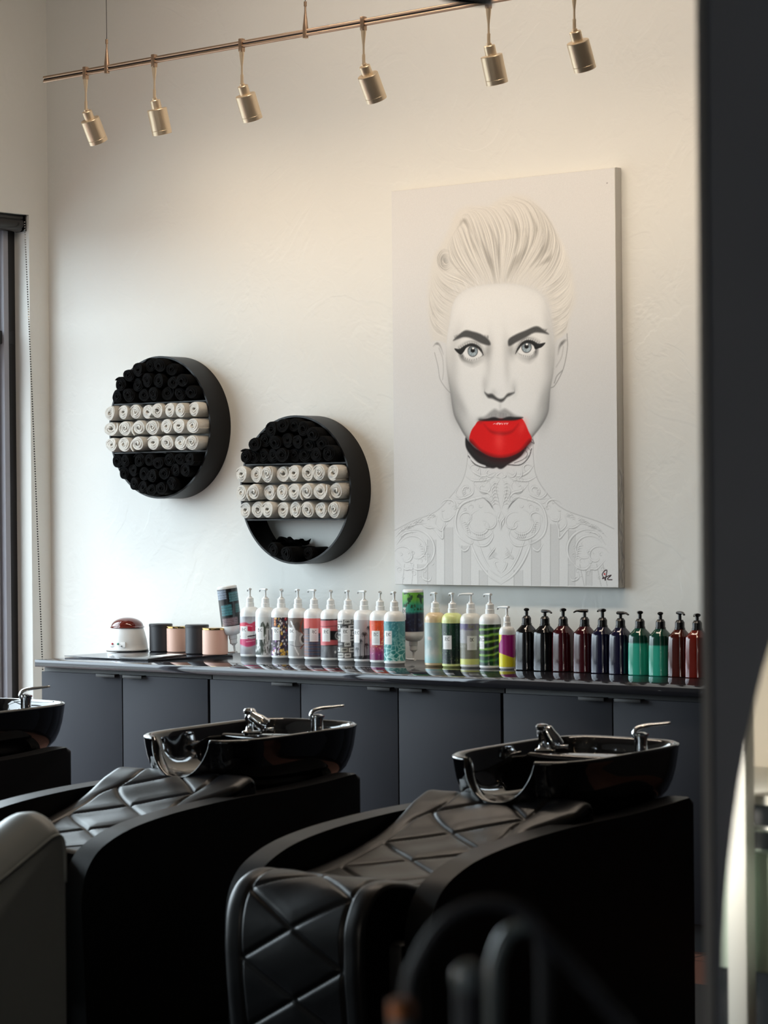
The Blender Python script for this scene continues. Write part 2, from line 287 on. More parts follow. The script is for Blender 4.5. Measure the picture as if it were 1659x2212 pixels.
    for k in range(40):
        x = 680+rnd.random()*320; R.stroke(ze([(x, 1130), (x*.96+33, 1075+abs(x-840)*.15)]), 1, g(rnd.choice([.45, .68])), .4, .9)
    red = [(598, 1160), (760, 1140), (1000, 1140), (1070, 1138), (1110, 1190), (1150, 1280), (1188, 1375), (1130, 1450), (1040, 1525), (930, 1570), (830, 1582), (720, 1565), (620, 1515), (530, 1440), (482, 1380), (500, 1285), (545, 1215)]
    R.poly(ze(red), (.80, .085, .085), 1.3)
    Q = hom(np.array(ze([(490, 1400), (530, 1450), (620, 1520), (720, 1570), (830, 1588), (930, 1575), (1040, 1530), (1130, 1455), (1180, 1395)])))
    R.stroke(ze([(495, 1410), (620, 1530), (830, 1592), (1040, 1540), (1170, 1405)]), 11, (.10, .03, .04), .5, 7)
    R.stroke(ze([(650, 1210), (730, 1285), (850, 1310), (960, 1285), (1035, 1205)]), 7, (.25, .02, .03), .75, 6, (.3, .3))
    R.blob(ze([(820, 1400)])[0], 11, 16, (.95, .45, .42), .65); R.blob(ze([(850, 1420)])[0], 40, 26, (.88, .10, .10), .5); R.blob(ze([(1080, 1230)])[0], 8, 14, (.92, .35, .32), .4, 2, .5); R.blob(ze([(830, 1225)])[0], 30, 6, (.9, .12, .12), .6)
    for k in range(26):
        x = 735+rnd.random()*180; R.stroke(ze([(x, 1190+rnd.uniform(-4, 16)), (x+rnd.uniform(4, 12), 1192+rnd.uniform(-4, 16))]), 1.1, (.98, .8, .8), .8, .7)
    R.poly(ze([(590, 1150), (680, 1140), (760, 1122), (840, 1140), (920, 1118), (1000, 1122), (1088, 1128), (1000, 1158), (850, 1162), (700, 1166), (620, 1164)]), g(.12), 2, .95)
    R.blob(ze([(600, 1155)])[0], 7, 5, g(.3), .5)
    # signature
    blk = (.12, .03, .05)
    for L in ([(1440, 1180), (1450, 1165), (1466, 1160), (1463, 1190), (1457, 1225)], [(1457, 1225), (1446, 1205), (1440, 1215), (1470, 1200), (1495, 1192)], [(1492, 1196), (1470, 1218), (1500, 1222)], [(1436, 1185), (1440, 1200)]):
        R.stroke(zb(L), 1.8, blk, .95, .8)
    R.disc(zb([(1452, 1185)])[0], 1.8, (.75, .05, .08)); R.disc(za([(1450, 163)])[0], .9, g(.2))
    n = np.random.RandomState(2).normal(0, .006, (H, W, 1))
    return np.clip(R.a*1.075+n, 0, 1)

def label_art(kind, W=64, H=84, tag=None, flip=False, seed=0):
    """printed picture on a bottle sleeve, x = seen width, y down"""
    r = np.random.RandomState(seed+7); rd = random.Random(seed)
    Y, X = np.mgrid[0:H, 0:W]; u = (X+.5)/W; v = 1-(Y+.5)/H
    def noise(sx, sy, n=3):
        o = np.zeros((H, W)); amp = 1
        for k in range(n):
            gx, gy = max(2, int(sx*2**k)), max(2, int(sy*2**k)); G = r.rand(gy+2, gx+2)
            fx = u*gx; fy = (1-v)*gy; ix = fx.astype(int); iy = fy.astype(int); tx = fx-ix; ty = fy-iy; tx = tx*tx*(3-2*tx); ty = ty*ty*(3-2*ty)
            o += amp*((G[iy, ix]*(1-tx)+G[iy, ix+1]*tx)*(1-ty)+(G[iy+1, ix]*(1-tx)+G[iy+1, ix+1]*tx)*ty); amp *= .5
        return o/(2-2**(1-n))
    def mix(a, b, t):
        t = np.clip(t, 0, 1)[..., None]; return np.array(a)*(1-t)+np.array(b)*t
    R = Raster(W, H, (.8, .8, .8)); px = lambda L: [(x*W, (1-y)*H) for x, y in L]
    if kind == 'lips':
        R.a = mix((.80, .80, .82), (.50, .50, .53), np.abs(v-.5)*1.6*noise(3, 4)*1.4)
        R.poly(px([(-.1, .78), (.25, .84), (.5, .80), (.75, .86), (1.1, .80), (1.1, .62), (.7, .58), (.4, .62), (.1, .64), (-.1, .62)]), (.80, .16, .30), 2)
        R.poly(px([(-.1, .34), (.2, .44), (.6, .40), (1.1, .50), (1.1, .36), (.8, .26), (.4, .20), (.1, .24), (-.1, .30)]), (.80, .25, .45), 2)
        R.poly(px([(.2, .62), (.5, .60), (1.1, .63), (1.1, .54), (.6, .50), (.25, .50)]), (.92, .92, .93), 1)
        R.stroke(px([(0, .47), (.5, .48), (1, .53)]), 2.4, (.12, .05, .08)); R.stroke(px([(.3, .76), (.6, .74)]), 2, (.95, .6, .68)); R.stroke(px([(.3, .33), (.7, .36)]), 2, (.95, .65, .75))
        for x in (.4, .52, .66, .8, .93): R.stroke(px([(x, .62), (x, .5)]), .8, (.6, .6, .65), .7)
    elif kind == 'crags':
        n = noise(7, 5, 4); R.a = mix((.86, .87, .87), (.22, .25, .22), (n-.42)*5*(v < .9-.35*np.abs(u-.45)))
        R.poly(px([(0, 1), (1, 1), (1, .72), (.75, .62), (.6, .88), (.5, .74), (.33, .92), (.2, .7), (0, .78)]), (.85, .87, .87), 2, smooth=False)
        for k in range(26):
            x = rd.random(); y = rd.uniform(.05, .6); R.stroke(px([(x, y), (x+rd.uniform(-.04, .04), y+rd.uniform(.1, .3))]), rd.uniform(1, 2.2), rd.choice([(.12, .14, .12), (.25, .33, .22), (.93, .93, .93), (.4, .42, .4)]), .85)
    elif kind == 'jewels':
        R.a = mix((.10, .05, .12), (.35, .30, .34), noise(6, 8))
        C = [(.93, .75, .30), (.75, .12, .15), (.55, .30, .65), (.93, .92, .9), (.9, .5, .15), (.3, .1, .3), (.85, .84, .88), (.12, .08, .10)]
        for k in range(120):
            x, y = rd.random(), rd.random(); c = rd.choice(C if y < .6 else [C[0], C[1], C[3], C[4], C[7]])
            if y < .45 and rd.random() < .5: c = rd.choice([C[2], C[6], C[3]])
            if y < .2 and x > .4: c = rd.choice([C[0], (.8, .6, .15)])
            R.disc((x*W, (1-y)*H), rd.uniform(1.2, 4), c, .9); R.disc((x*W-1, (1-y)*H-1), .8, (.97, .96, .93), .8)
    elif kind == 'mural':
        R.a[:] = (.66, .66, .66); R.poly(px([(0, 1), (1, 1), (.95, .7), (.55, .62), (.3, .8), (.1, .75)]), (.45, .40, .37), 1)
        R.disc((.45*W, .22*H), 9, (.36, .33, .31)); R.disc((.75*W, .55*H), 13, (.88, .88, .87)); R.disc((.78*W, .55*H), 9, (.30, .26, .24)); R.disc((.8*W, .5*H), 4, (.85, .8, .76))
        R.stroke(px([(.75, 1), (.6, .7), (.9, .45), (.6, .2)]), 2.4, (.62, .3, .2)); R.stroke(px([(.15, .9), (.35, .6), (.3, .3), (.5, .05)]), 4, (.9, .9, .9)); R.stroke(px([(.1, .3), (.5, .25), (.8, .3)]), 1, (.3, .3, .3)); R.disc((.9*W, .82*H), 8, (.28, .25, .24))
    elif kind == 'towers':
        R.a = mix((.80, .34, .34), (.86, .45, .43), v)
        R.poly(px([(-.1, .72), (.25, .74), (.28, .9 - .1), (.3, .66), (.78, .60), (.82, .68), (.84, -.1), (-.1, -.1)]), (.20, .22, .30), .8, smooth=False)
        R.poly(px([(-.1, .72), (.2, .70), (.2, -.1), (-.1, -.1)]), (.45, .36, .36), .8, smooth=False)
        for k in range(13): R.stroke(px([(0, .04+k*.045), (.8, .03+k*.045)]), 1.2, (.42, .45, .55) if k % 2 else (.6, .42, .36), .8, smooth=False)
        for x in (.84, .9): R.stroke(px([(x, .68), (x, .28)]), 1.6, (.85, .55, .25), smooth=False)
        R.poly(px([(.8, .3), (1.1, .3), (1.1, -.1), (.8, -.1)]), (.22, .24, .34), 1, smooth=False)
    elif kind == 'cassette':
        R.a[:] = (.80, .38, .40)
        R.poly(px([(-.1, 1.1), (1.1, 1.1), (1.1, .97), (-.1, .95)]), (.16, .16, .17), .8, smooth=False); R.stroke(px([(0, .80), (1, .82)]), 1, (.3, .15, .17), .9, smooth=False)
        R.poly(px([(.1, .70), (1.1, .68), (1.1, .45), (.1, .47)]), (.08, .08, .09), 1, smooth=False); R.disc((.83*W, .43*H), 9, (.75, .75, .75)); R.disc((.83*W, .43*H), 6, (.25, .25, .26)); R.disc((.83*W, .43*H), 3, (.85, .85, .85))
        n = noise(4, 4); m = v < .31; R.a[m] = (mix((.55, .56, .58), (.22, .22, .24), n*1.2))[m]; R.disc((.7*W, .85*H), 3, (.9, .9, .9)); R.stroke(px([(0, .31), (1, .33)]), 1.6, (.06, .06, .07), smooth=False)
    elif kind == 'tapes':
        R.a[:] = (.30, .29, .28)
        for row in range(7):
            for col in range(4):
                x = col*.36-.15*(row % 2)-.05; y = .02+row*.143; c = rd.choice([(.80, .80, .78), (.62, .60, .55), (.12, .12, .12), (.85, .84, .82)]); d = (.1, .1, .1) if c[0] > .4 else (.75, .75, .75)
                R.poly(px([(x, y), (x+.32, y+.01), (x+.32, y+.12), (x, y+.11)]), c, .7, smooth=False); R.poly(px([(x+.07, y+.04), (x+.26, y+.045), (x+.26, y+.085), (x+.07, y+.08)]), d, .7, smooth=False)
                R.disc(((x+.12)*W, (1-y-.06)*H), 1.2, c); R.disc(((x+.21)*W, (1-y-.06)*H), 1.2, c)
    elif kind == 'palms':
        R.a = mix((.50, .50, .51), (.75, .75, .76), np.abs(v-.35)*1.3+noise(3, 3)*.2); R.poly(px([(-.1, .05), (1.1, .1), (1.1, -.1), (-.1, -.1)]), (.15, .15, .16), 1)
        for x, y, s in ((.5, .62, 1), (.72, .78, .8), (.3, .45, .8), (.9, .55, .8), (.6, .35, .7), (.15, .25, .6)):
            R.stroke(px([(x, 0), (x+.02, y)]), 1.7, (.12, .12, .13))
            for k in range(11):
                a = k/11*6.28; R.stroke(px([(x, y), (x+.1*s*math.cos(a), y+.05*s*math.sin(a)+.02), (x+.19*s*math.cos(a), y+.09*s*math.sin(a)-.03)]), 1.5, (.14, .14, .15), .9, taper=(1, .5))
    elif kind == 'embers':
        R.a = mix((.50, .12, .38), (.86, .30, .12), (v-.15)*2); R.a = R.a*(1+.25*(noise(8, 12)[..., None]-.5))
        R.poly(px([(-.1, -.1), (1.1, -.1), (1.1, .18), (.6, .08), (.3, .16), (-.1, .1)]), (.48, .10, .36), 2)
        for k in range(190):
            x = min(1, abs(rd.gauss(.7, .3))); y = rd.uniform(.15, 1) if rd.random() < .4 else rd.gauss(.42, .14)
            R.disc((x*W, (1-y)*H), rd.uniform(.4, 1.1), (.96, .80, .50) if y > .3 else (.95, .6, .75), .8, .8)
    elif kind == 'water':
        R.a = mix((.10, .52, .50), (.28, .55, .60), v); pts = r.rand(42, 2)*[1.2, .75]-[.1, .05]
        d = np.sort(np.sqrt(((u[..., None]-pts[:, 0]+.04*np.sin(v*14)[..., None])*.9)**2+((v[..., None]-pts[:, 1])*1.5)**2), -1)
        e = np.clip(1-(d[..., 1]-d[..., 0])*22, 0, 1)*np.clip(1.0-v, 0, 1)*1.1; R.a = mix(R.a, (.86, .96, .95), e)
        n = noise(14, 22, 2); R.a = mix(R.a, (.55, .78, .82), np.clip((n-.6)*5, 0, 1)*(v > .42)*.8)
    elif kind == 'screens':
        R.a[:] = (.09, .10, .11)
        for x0, y0, x1, y1, c in ((-.1, .03, .42, .29, (.45, .50, .56)), (.55, .1, 1.1, .36, (.26, .42, .45)), (.1, .43, .62, .72, (.22, .42, .45)), (.8, .42, 1.1, .66, (.2, .35, .36)), (.08, .78, .85, .98, (.42, .36, .38))):
            R.poly(px([(x0, 1-y0), (x1, 1-y0+.02), (x1, 1-y1+.02), (x0, 1-y1)]), c, 1, smooth=False)
            for k in range(4): R.stroke(px([(x0, 1-y0-.04-k*(y1-y0)/4), (x1, 1-y0-.03-k*(y1-y0)/4)]), 1.2, tuple(min(1, q*1.5) for q in c), .6, smooth=False)
        R.a *= (.8+.4*r.rand(H, W, 1))
    elif kind == 'lagoon':
        n = noise(7, 9); w = v+.06*(noise(6, 3)-.5); R.a = mix((.08, .09, .20), (.15, .58, .50), (w-.44)*14); R.a = mix(R.a, (.42, .70, .22), (w-.66)*6); R.a = mix(R.a, (.10, .26, .12), (n-.56)*8*(v > .55)); R.a = mix(R.a, (.20, .24, .38), (noise(9, 16)-.58)*5*(v < .42))
    elif kind == 'clouds':
        n = noise(3, 3, 4)+.15*np.sin(v*9); R.a = mix((.58, .68, .69), (.80, .83, .82), (n-.45)*3*(1.05-v)+.2); R.a = mix(R.a, (.84, .76, .74), (noise(4, 5)-.55)*4*((v > .3) & (v < .65))); R.a = mix(R.a, (.55, .78, .80), (.25-v)*3)
    elif kind == 'night':
        R.a = mix((.04, .10, .10), (.06, .26, .17), noise(3, 3)*v*1.6)
        for k in range(90): x, y = rd.random(), rd.random(); R.disc((x*W, y*H), rd.uniform(.3, .9), (.65, .80, .55), .8, .8)
    elif kind == 'meadow':
        n = noise(9, 12, 3); R.a = mix((.42, .42, .36), (.72, .72, .70), n); R.a = mix(R.a, (.42, .40, .55), (n-.35)*3*(v > .82)); R.a = mix(R.a, (.70, .70, .74), ((v > .52) & (v < .84))*.7); R.a = mix(R.a, (.35, .34, .28), ((v > .14) & (v < .42))*(n-.2)); m = v < .14; R.a[m] = (.84, .86, .50)
    elif kind == 'fern':
        w = v*42+1.6*np.sin(u*3.4+1)+5*noise(2, 3); s = np.sin(w); R.a = mix((.04, .13, .08), (.36, .58, .20), s*.9+.35); R.a = mix(R.a, (.66, .80, .36), (s-.75)*4*(noise(8, 12))*1.4); R.a = mix(R.a, (.05, .30, .22), (v < .2)*.5)
    elif kind == 'shards':
        R.a[:] = (.62, .08, .48); R.poly(px([(-.1, .46), (.9, .28), (1.2, .4), (1.2, -.1), (-.1, -.1)]), (.90, .86, .12), .8, smooth=False); R.poly(px([(-.1, 1.1), (.2, 1.1), (.15, .86), (-.1, .62)]), (.86, .84, .15), .8, smooth=False); R.poly(px([(.3, 1.1), (1.2, 1.1), (1.2, 1.0), (.5, .98)]), (.9, .84, .86), .8, smooth=False)
    if tag:
        x0, y0, x1, y1 = tag
        R.poly(px([(x0, y0), (x1, y0), (x1, y1), (x0, y1)]), (.90, .90, .90), .7, smooth=False)
        cx = (x0+x1)/2; k = (.2, .2, .2); t = y1-.09; s = .055
        R.stroke(px([(cx-1.6*s, t-s*.8), (cx-1.6*s, t+s*.8), (cx-.6*s, t+s*.5), (cx-1.5*s, t), (cx-.5*s, t-s*.8)]), .9, k, .9, .7, smooth=False)
        R.stroke(px([(cx+1.7*s, t+.6*s), (cx+.8*s, t+.6*s), (cx+.5*s, t), (cx+.8*s, t-.6*s), (cx+1.7*s, t-.6*s)]), .9, k, .9, .7)
        R.stroke(px([(cx-.5*s, t), (cx+.4*s, t)]), .7, k, .7, .7, smooth=False); R.stroke(px([(cx, t-.5*s), (cx, t+.5*s)]), .7, k, .7, .7, smooth=False)
        yy = t-.10
        for w in (.6, .8, .8, .8, .7, .5):
            if yy > y0+.03: R.stroke(px([(cx-(x1-x0)*.42*w, yy), (cx+(x1-x0)*.42*w, yy)]), .6, (.5, .5, .5), .5, .7, smooth=False)
            yy -= .035
    a = np.clip(R.a, 0, 1)
    return a[::-1, ::-1] if flip else a
# ------------------------------------------------------------------ materials
def srgb(r, g, b):
    f = lambda c: c/12.92 if c <= .04045 else ((c+.055)/1.055)**2.4
    return (f(r/255), f(g/255), f(b/255), 1)
def lin(a): return np.where(a <= .04045, a/12.92, ((a+.055)/1.055)**2.4)
def mat(name, col, rough=.5, metal=0, coat=0, coat_rough=.05, spec=.5, bump=None, sheen=0, var=None, vcol=None, aniso=0, trans=0, emit=None, ior=1.5):
    m = bpy.data.materials.new(name); m.use_nodes = True; t = m.node_tree; b = t.nodes['Principled BSDF']
    b.inputs['Base Color'].default_value = col; b.inputs['Roughness'].default_value = rough; b.inputs['Metallic'].default_value = metal
    b.inputs['Coat Weight'].default_value = coat; b.inputs['Coat Roughness'].default_value = coat_rough; b.inputs['Specular IOR Level'].default_value = spec; b.inputs['IOR'].default_value = ior
    b.inputs['Sheen Weight'].default_value = sheen; b.inputs['Anisotropic'].default_value = aniso; b.inputs['Transmission Weight'].default_value = trans
    if emit: b.inputs['Emission Color'].default_value = emit[0]; b.inputs['Emission Strength'].default_value = emit[1]
    tc = t.nodes.new('ShaderNodeTexCoord')
    if vcol:
        a = t.nodes.new('ShaderNodeVertexColor'); a.layer_name = vcol; t.links.new(a.outputs[0], b.inputs['Base Color'])
    if var:       # (scale, amount) soft colour variation
        n = t.nodes.new('ShaderNodeTexNoise'); n.inputs['Scale'].default_value = var[0]; n.inputs['Detail'].default_value = 5; t.links.new(tc.outputs['Object'], n.inputs['Vector'])
        r = t.nodes.new('ShaderNodeMapRange'); r.inputs['To Min'].default_value = 1-var[1]; r.inputs['To Max'].default_value = 1+var[1]; t.links.new(n.outputs[0], r.inputs[0])
        x = t.nodes.new('ShaderNodeVectorMath'); x.operation = 'SCALE'; x.inputs[0].default_value = col[:3]; t.links.new(r.outputs[0], x.inputs['Scale']); t.links.new(x.outputs[0], b.inputs['Base Color'])
    if bump:      # list of (kind, scale, strength, distance)
        prev = None
        for kind, sc, st, ds in bump:
            n = t.nodes.new('ShaderNodeTexNoise' if kind == 'noise' else 'ShaderNodeTexVoronoi'); n.inputs['Scale'].default_value = sc
            if kind == 'noise': n.inputs['Detail'].default_value = 6
            t.links.new(tc.outputs['Object'], n.inputs['Vector'])
            u = t.nodes.new('ShaderNodeBump'); u.inputs['Strength'].default_value = st; u.inputs['Distance'].default_value = ds; t.links.new(n.outputs[0], u.inputs['Height'])
            if prev: t.links.new(prev.outputs[0], u.inputs['Normal'])
            prev = u
        t.links.new(prev.outputs[0], b.inputs['Normal'])
    return m
M = dict(
    ceiling=mat('ceiling_paint', srgb(150, 146, 138), .9),
    black_lac=mat('satin_black_metal', srgb(14, 14, 16), .42, spec=.25, bump=[('noise', 60, .03, .002)]),
    frame=mat('dark_window_metal', srgb(150, 150, 158), .45),
    frame_dk=mat('dark_gasket', srgb(30, 30, 33), .5),
    cab=mat('matte_charcoal_board', srgb(50, 51, 57), .6, spec=.12, bump=[('noise', 25, .05, .002)], var=(3, .10)),
    cab_dk=mat('cabinet_carcass', srgb(20, 20, 22), .6),
    top=mat('polished_dark_counter', srgb(36, 36, 40), .10, coat=.5, coat_rough=.03, spec=.8, bump=[('noise', 5, .02, .003)]),
    nickel=mat('brushed_nickel', srgb(226, 206, 178), .34, .72, aniso=.5),
    nickel_dk=mat('bronze_rail', srgb(172, 146, 124), .3, .85),
    chrome=mat('polished_chrome', (.85, .86, .88, 1), .06, 1),
    ceramic=mat('gloss_black_ceramic', (.004, .004, .005, 1), .06, coat=1, coat_rough=.02, spec=.6),
    leather=mat('black_leather', (.0045, .0045, .0065, 1), .34, spec=.42, bump=[('voronoi', 420, .10, .001), ('noise', 14, .12, .006)]),
    leather_arm=mat('smooth_black_vinyl', (.004, .004, .005, 1), .42, spec=.3, bump=[('noise', 300, .04, .001)]),
    grey_leather=mat('grey_leather', srgb(150, 156, 156), .38, bump=[('voronoi', 300, .1, .001), ('noise', 8, .1, .01)]),
    towel_w=mat('white_terry', srgb(222, 217, 208), .95, sheen=.3, bump=[('voronoi', 480, .9, .003), ('noise', 90, .5, .004)]),
    towel_b=mat('black_terry', srgb(7, 7, 8), .95, spec=.1, sheen=.01, bump=[('voronoi', 480, .9, .003), ('noise', 90, .5, .004)]),
    white_pl=mat('white_plastic', srgb(226, 228, 228), .32, coat=.2),
    clear_pl=mat('milky_plastic', srgb(222, 226, 226), .25, coat=.3, trans=.15),
    blk_pl=mat('black_plastic', srgb(14, 14, 15), .25, coat=.3),
    gold=mat('polished_gold', (.78, .52, .20, 1), .15, 1),
    rose=mat('blush_ceramic', srgb(226, 184, 166), .42),
    soft_blk=mat('soft_touch_black', srgb(40, 41, 46), .5),
    amber_lid=mat('amber_plastic_lid', (.14, .018, .012, 1), .10, coat=.6, trans=.25),
    red=mat('red_button', (.45, .01, .03, 1), .3), green=mat('green_button', (.01, .28, .20, 1), .3),
    canvas_edge=mat('canvas_edge', srgb(206, 204, 198), .8, bump=[('noise', 600, .2, .001)]),
    rubber=mat('black_rubber_mat', srgb(16, 15, 16), .8, var=(40, .3)),
    pillar=mat('dark_grey_plaster', srgb(100, 104, 112), .6, spec=.2, var=(2.2, .14), bump=[('noise', 10, .1, .01)]),
    mirror=mat('mirror_silver', (.92, .95, .93, 1), .015, 1),
    copper=mat('copper_metal', (.28, .11, .05, 1), .4, 1),
    gloss_grey=mat('grey_tool_plastic', srgb(95, 104, 106), .25, coat=.4),
    green_panel=mat('pale_green_laminate', srgb(205, 220, 205), .4),
    white_paint=mat('white_lacquer', srgb(232, 232, 226), .35),
    brick_lip=mat('outside_pavement', srgb(150, 146, 140), .9, var=(2, .1)),
    glass=mat('window_glass', (1, 1, 1, 1), 0, trans=1, ior=1.45),
    paper=mat('white_paper', srgb(225, 225, 224), .6),
)
# polished counter: dark body under a clear reflective skin
g = M['top'].node_tree; g.nodes.clear(); go = g.nodes.new('ShaderNodeOutputMaterial'); gm = g.nodes.new('ShaderNodeMixShader'); gd = g.nodes.new('ShaderNodeBsdfDiffuse'); gd.inputs[0].default_value = srgb(40, 40, 44); gg = g.nodes.new('ShaderNodeBsdfGlossy'); gg.inputs['Roughness'].default_value = .035; gg.inputs['Color'].default_value = (.84, .85, .88, 1); fr = g.nodes.new('ShaderNodeFresnel'); fr.inputs['IOR'].default_value = 1.55
g.links.new(fr.outputs[0], gm.inputs[0]); g.links.new(gd.outputs[0], gm.inputs[1]); g.links.new(gg.outputs[0], gm.inputs[2]); g.links.new(gm.outputs[0], go.inputs[0])
# window glass that lets daylight straight through and reflects a little
g = M['glass'].node_tree; g.nodes.clear(); go = g.nodes.new('ShaderNodeOutputMaterial'); gm = g.nodes.new('ShaderNodeMixShader'); gt = g.nodes.new('ShaderNodeBsdfTransparent'); gg = g.nodes.new('ShaderNodeBsdfGlossy'); gg.inputs['Roughness'].default_value = .01; gm.inputs[0].default_value = .06
g.links.new(gt.outputs[0], gm.inputs[1]); g.links.new(gg.outputs[0], gm.inputs[2]); g.links.new(gm.outputs[0], go.inputs[0])
# plaster with trowel marks
def plaster(name, col):
    m = mat(name, col, .85); t = m.node_tree; b = t.nodes['Principled BSDF']; tc = t.nodes.new('ShaderNodeTexCoord')
    n = t.nodes.new('ShaderNodeTexNoise'); n.inputs['Scale'].default_value = 2.2; n.inputs['Detail'].default_value = 3; n.inputs['Distortion'].default_value = 2.5
    w = t.nodes.new('ShaderNodeMapRange'); w.inputs['From Min'].default_value = .47; w.inputs['From Max'].default_value = .53
    n2 = t.nodes.new('ShaderNodeTexNoise'); n2.inputs['Scale'].default_value = 11; n2.inputs['Detail'].default_value = 4; n2.inputs['Distortion'].default_value = 1.2
    a = t.nodes.new('ShaderNodeMath'); a.operation = 'MULTIPLY_ADD'; a.inputs[1].default_value = .35
    u = t.nodes.new('ShaderNodeBump'); u.inputs['Strength'].default_value = .20; u.inputs['Distance'].default_value = .010
    for nn in (n, n2): t.links.new(tc.outputs['Object'], nn.inputs['Vector'])
    t.links.new(n.outputs[0], w.inputs[0]); t.links.new(w.outputs[0], a.inputs[0]); t.links.new(n2.outputs[0], a.inputs[2]); t.links.new(a.outputs[0], u.inputs['Height']); t.links.new(u.outputs[0], b.inputs['Normal'])
    return m
M['wall'] = plaster('white_plaster', srgb(224, 224, 220))
M['dark_wall'] = mat('charcoal_wall_paint', srgb(70, 70, 74), .8)
M['jamb'] = mat('white_jamb_paint', srgb(232, 232, 228), .7)
# terracotta floor tiles
def tile_floor():
    m = mat('brown_floor_tiles', srgb(120, 80, 66), .5); t = m.node_tree; b = t.nodes['Principled BSDF']; tc = t.nodes.new('ShaderNodeTexCoord'); k = t.nodes.new('ShaderNodeTexBrick')
    k.offset = 0; k.inputs['Scale'].default_value = 1; k.inputs['Brick Width'].default_value = .45; k.inputs['Row Height'].default_value = .45; k.inputs['Mortar Size'].default_value = .006
    k.inputs['Color1'].default_value = srgb(112, 78, 66); k.inputs['Color2'].default_value = srgb(100, 68, 58); k.inputs['Mortar'].default_value = srgb(60, 45, 40)
    t.links.new(tc.outputs['Object'], k.inputs['Vector']); t.links.new(k.outputs[0], b.inputs['Base Color'])
    return m
M['floor'] = tile_floor()

# ------------------------------------------------------------------ mesh helpers
def link(name, me, parent=None, m=None, smooth=35):
    o = bpy.data.objects.new(name, me); COL.objects.link(o)
    if parent is not None: o.parent = parent
    if m is not None and not me.materials: me.materials.append(m)
    if smooth:
        me.polygons.foreach_set('use_smooth', [True]*len(me.polygons))
        if smooth < 180: me.set_sharp_from_angle(angle=R_(smooth))
    return o
def mk(name, v, f, m, parent=None, smooth=35, fix=True):
    me = bpy.data.meshes.new(name); me.from_pydata([tuple(p) for p in v], [], f); me.update()
    if fix:
        bm = bmesh.new(); bm.from_mesh(me); bmesh.ops.remove_doubles(bm, verts=bm.verts, dist=1e-6); bmesh.ops.recalc_face_normals(bm, faces=bm.faces); bm.to_mesh(me); bm.free()
    return link(name, me, parent, m, smooth)
class MB:
    """collects shapes for ONE mesh"""
    def __init__(s): s.bm = bmesh.new()
    def box(s, x0, y0, z0, x1, y1, z1, bev=0, seg=2, rot=None, piv=None):
        r = bmesh.ops.create_cube(s.bm, size=1); vs = r['verts']
        for v in vs: v.co = Vector(((x0+x1)/2+v.co.x*(x1-x0), (y0+y1)/2+v.co.y*(y1-y0), (z0+z1)/2+v.co.z*(z1-z0)))
        if bev:
            e = list({e for v in vs for e in v.link_edges}); q = bmesh.ops.bevel(s.bm, geom=e, offset=bev, segments=seg, profile=.5, affect='EDGES'); vs = list({v for f in q['faces'] for v in f.verts} | {v for v in vs if v.is_valid})
        if rot:
            mt = Euler(rot).to_matrix(); p = Vector(piv or ((x0+x1)/2, (y0+y1)/2, (z0+z1)/2))
            for v in vs: v.co = mt @ (v.co-p)+p
        return s
    def lathe(s, prof, seg=32, c=(0, 0, 0), mt=None, cap=True):
        rings = []
        for r, z in prof:
            rings.append([s.bm.verts.new(s._t((r*math.cos(2*math.pi*k/seg), r*math.sin(2*math.pi*k/seg), z), c, mt)) for k in range(seg)])
        for a, b in zip(rings, rings[1:]):
            for k in range(seg): s.bm.faces.new((a[k], a[(k+1) % seg], b[(k+1) % seg], b[k]))
        if cap: s.bm.faces.new(rings[0][::-1]); s.bm.faces.new(rings[-1])
        return s
    def _t(s, p, c, mt):
        p = Vector(p)
        if mt is not None: p = mt @ p
        return p+Vector(c)
    def tube(s, pts, r, seg=10, cap=True, flat=1.):
        pts = [Vector(p) for p in pts]; n = len(pts); rr = r if hasattr(r, '__len__') else [r]*n
        t0 = (pts[1]-pts[0]).normalized(); up = Vector((0, 0, 1)) if abs(t0.z) < .9 else Vector((1, 0, 0)); a = t0.cross(up).normalized(); rings = []
        for i in range(n):
            t = (pts[min(i+1, n-1)]-pts[max(i-1, 0)]).normalized(); a = (a-t*a.dot(t)).normalized(); b = t.cross(a)
            rings.append([s.bm.verts.new(pts[i]+(a*math.cos(2*math.pi*k/seg)+b*math.sin(2*math.pi*k/seg)*flat)*rr[i]) for k in range(seg)])
        for p, q in zip(rings, rings[1:]):
            for k in range(seg): s.bm.faces.new((p[k], p[(k+1) % seg], q[(k+1) % seg], q[k]))
        if cap: s.bm.faces.new(rings[0][::-1]); s.bm.faces.new(rings[-1])
        return s
    def prism(s, poly, axis, a, b, bev=0, seg=3):
        """poly: 2D points; axis 0: (y,z) extruded along x from a to b; 1: (x,z); 2: (x,y)"""
        def P(p, d): return (d, p[0], p[1]) if axis == 0 else (p[0], d, p[1]) if axis == 1 else (p[0], p[1], d)
        A = [s.bm.verts.new(P(p, a)) for p in poly]; B = [s.bm.verts.new(P(p, b)) for p in poly]; n = len(poly)
        f0 = s.bm.faces.new(A[::-1]); f1 = s.bm.faces.new(B)
        for k in range(n): s.bm.faces.new((A[k], A[(k+1) % n], B[(k+1) % n], B[k]))
        if bev: bmesh.ops.bevel(s.bm, geom=list({e for f in (f0, f1) for e in f.edges}), offset=bev, segments=seg, profile=.5, affect='EDGES')
        return s
    def build(s, name, m, parent=None, smooth=35):
        bmesh.ops.recalc_face_normals(s.bm, faces=s.bm.faces)
        me = bpy.data.meshes.new(name); s.bm.to_mesh(me); s.bm.free()
        return link(name, me, parent, m, smooth)
def tag(o, label=None, cat=None, group=None, kind=None):
    if label: o['label'] = label
    if cat: o['category'] = cat
    if group: o['group'] = group
    if kind: o['kind'] = kind
    return o
